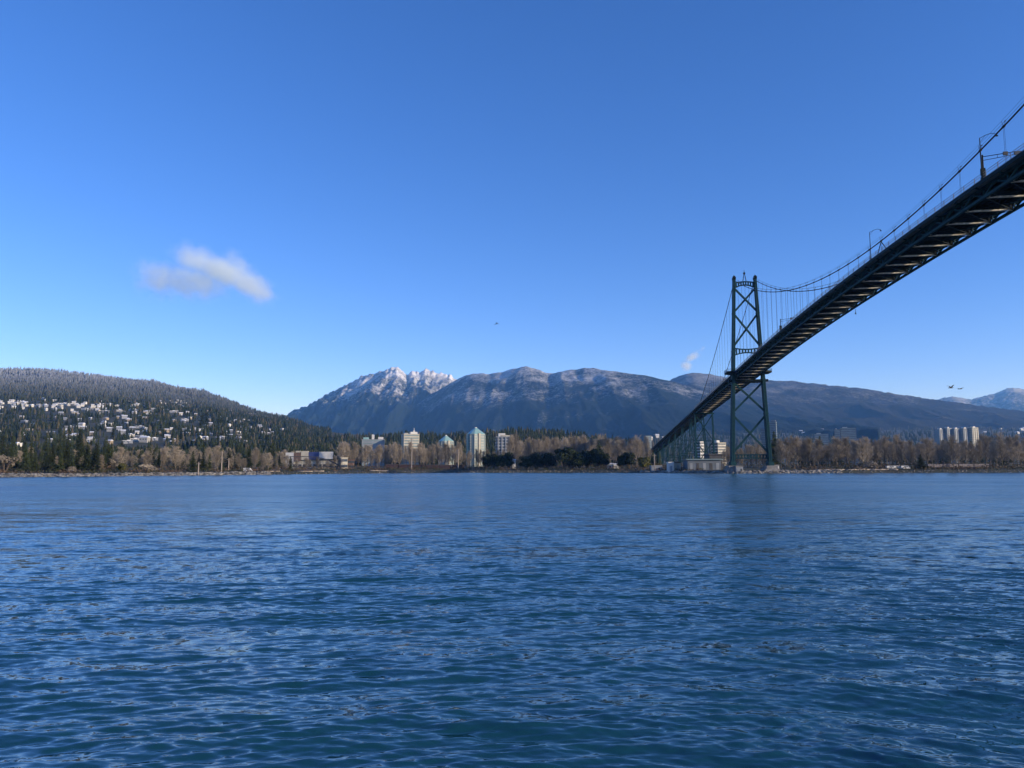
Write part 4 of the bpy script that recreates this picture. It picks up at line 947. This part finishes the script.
# clouds (outside the haze box)
def cloud(name, cpx, cpy, Y, hw, hh, lobes, dens, label, nscale, depth=None, cut=.42):
    c = P(cpx, cpy, Y); k = Y/769.; Rx, Rz = hw*k, hh*k; Ry = depth or Rz*1.2
    me = bpy.data.meshes.new(name); import bmesh; bm = bmesh.new(); bmesh.ops.create_icosphere(bm, subdivisions=3, radius=1.0)
    for v in bm.verts: v.co = (v.co.x*Rx*1.15, v.co.y*Ry*1.2, v.co.z*Rz*1.25)
    bm.to_mesh(me); bm.free()
    m = bpy.data.materials.new(name+'_vapour'); m.use_nodes = True; t = m.node_tree; t.nodes.clear(); L = t.links
    out = t.nodes.new('ShaderNodeOutputMaterial'); pv = t.nodes.new('ShaderNodeVolumePrincipled'); pv.inputs['Color'].default_value = (.95, 1., .965, 1); pv.inputs['Anisotropy'].default_value = .1
    tc = t.nodes.new('ShaderNodeTexCoord'); acc = None
    nz = t.nodes.new('ShaderNodeTexNoise'); nz.inputs['Scale'].default_value = nscale/Rz; nz.inputs['Detail'].default_value = 6; nz.inputs['Roughness'].default_value = .6; L.new(tc.outputs['Object'], nz.inputs['Vector'])
    for (lx, ly, rx, rz, amp, ang) in lobes:
        mp = t.nodes.new('ShaderNodeMapping'); mp.vector_type = 'TEXTURE'
        mp.inputs['Location'].default_value = ((lx-cpx)*k, 0, -(ly-cpy)*k); mp.inputs['Rotation'].default_value = (0, ang, 0); mp.inputs['Scale'].default_value = (rx*k, Ry*.8, rz*k)
        L.new(tc.outputs['Object'], mp.inputs[0]); ln = t.nodes.new('ShaderNodeVectorMath'); ln.operation = 'LENGTH'; L.new(mp.outputs[0], ln.inputs[0])
        mr = t.nodes.new('ShaderNodeMapRange'); mr.interpolation_type = 'SMOOTHSTEP'; mr.inputs[1].default_value = 1; mr.inputs[2].default_value = 0; mr.inputs[3].default_value = 0; mr.inputs[4].default_value = amp; L.new(ln.outputs['Value'], mr.inputs[0])
        if acc is None: acc = mr.outputs[0]
        else: a = t.nodes.new('ShaderNodeMath'); a.operation = 'MAXIMUM'; L.new(acc, a.inputs[0]); L.new(mr.outputs[0], a.inputs[1]); acc = a.outputs[0]
    s = t.nodes.new('ShaderNodeMath'); s.operation = 'MULTIPLY_ADD'; L.new(nz.outputs[0], s.inputs[0]); s.inputs[1].default_value = 2.3; L.new(acc, s.inputs[2])
    mr = t.nodes.new('ShaderNodeMapRange'); mr.inputs[1].default_value = 1.15+cut*.5; mr.inputs[2].default_value = 2.15; mr.inputs[3].default_value = 0; mr.inputs[4].default_value = 1; L.new(s.outputs[0], mr.inputs[0])
    mm = t.nodes.new('ShaderNodeMath'); mm.operation = 'MULTIPLY'; L.new(mr.outputs[0], mm.inputs[0]); L.new(acc, mm.inputs[1])
    dm = t.nodes.new('ShaderNodeMath'); dm.operation = 'MULTIPLY'; L.new(mm.outputs[0], dm.inputs[0]); dm.inputs[1].default_value = dens; L.new(dm.outputs[0], pv.inputs['Density'])
    L.new(pv.outputs[0], out.inputs['Volume']); me.materials.append(m)
    return tag(link(name, me, loc=c), label, 'cloud', kind='stuff')
cloud('cloud', 213, 276, 9200, 88, 46, [(198, 262, 42, 25, .85, .35), (222, 272, 52, 26, 1., .3), (250, 285, 48, 22, .9, .5), (236, 262, 24, 18, .6, 0), (196, 282, 66, 28, .8, .0), (162, 279, 44, 32, .72, 0)], .0075, 'single small white cloud in the sky above the left hill', 3.4, cut=.25)
cloud('steam_plume', 690, 360, 24500, 22, 17, [(686, 366, 11, 8, .8, 0), (692, 357, 14, 7, .8, -.5), (700, 350, 10, 5, .5, -.5)], .007, 'thin white wisp of vapour above the ridge left of the bridge tower', 2.4)
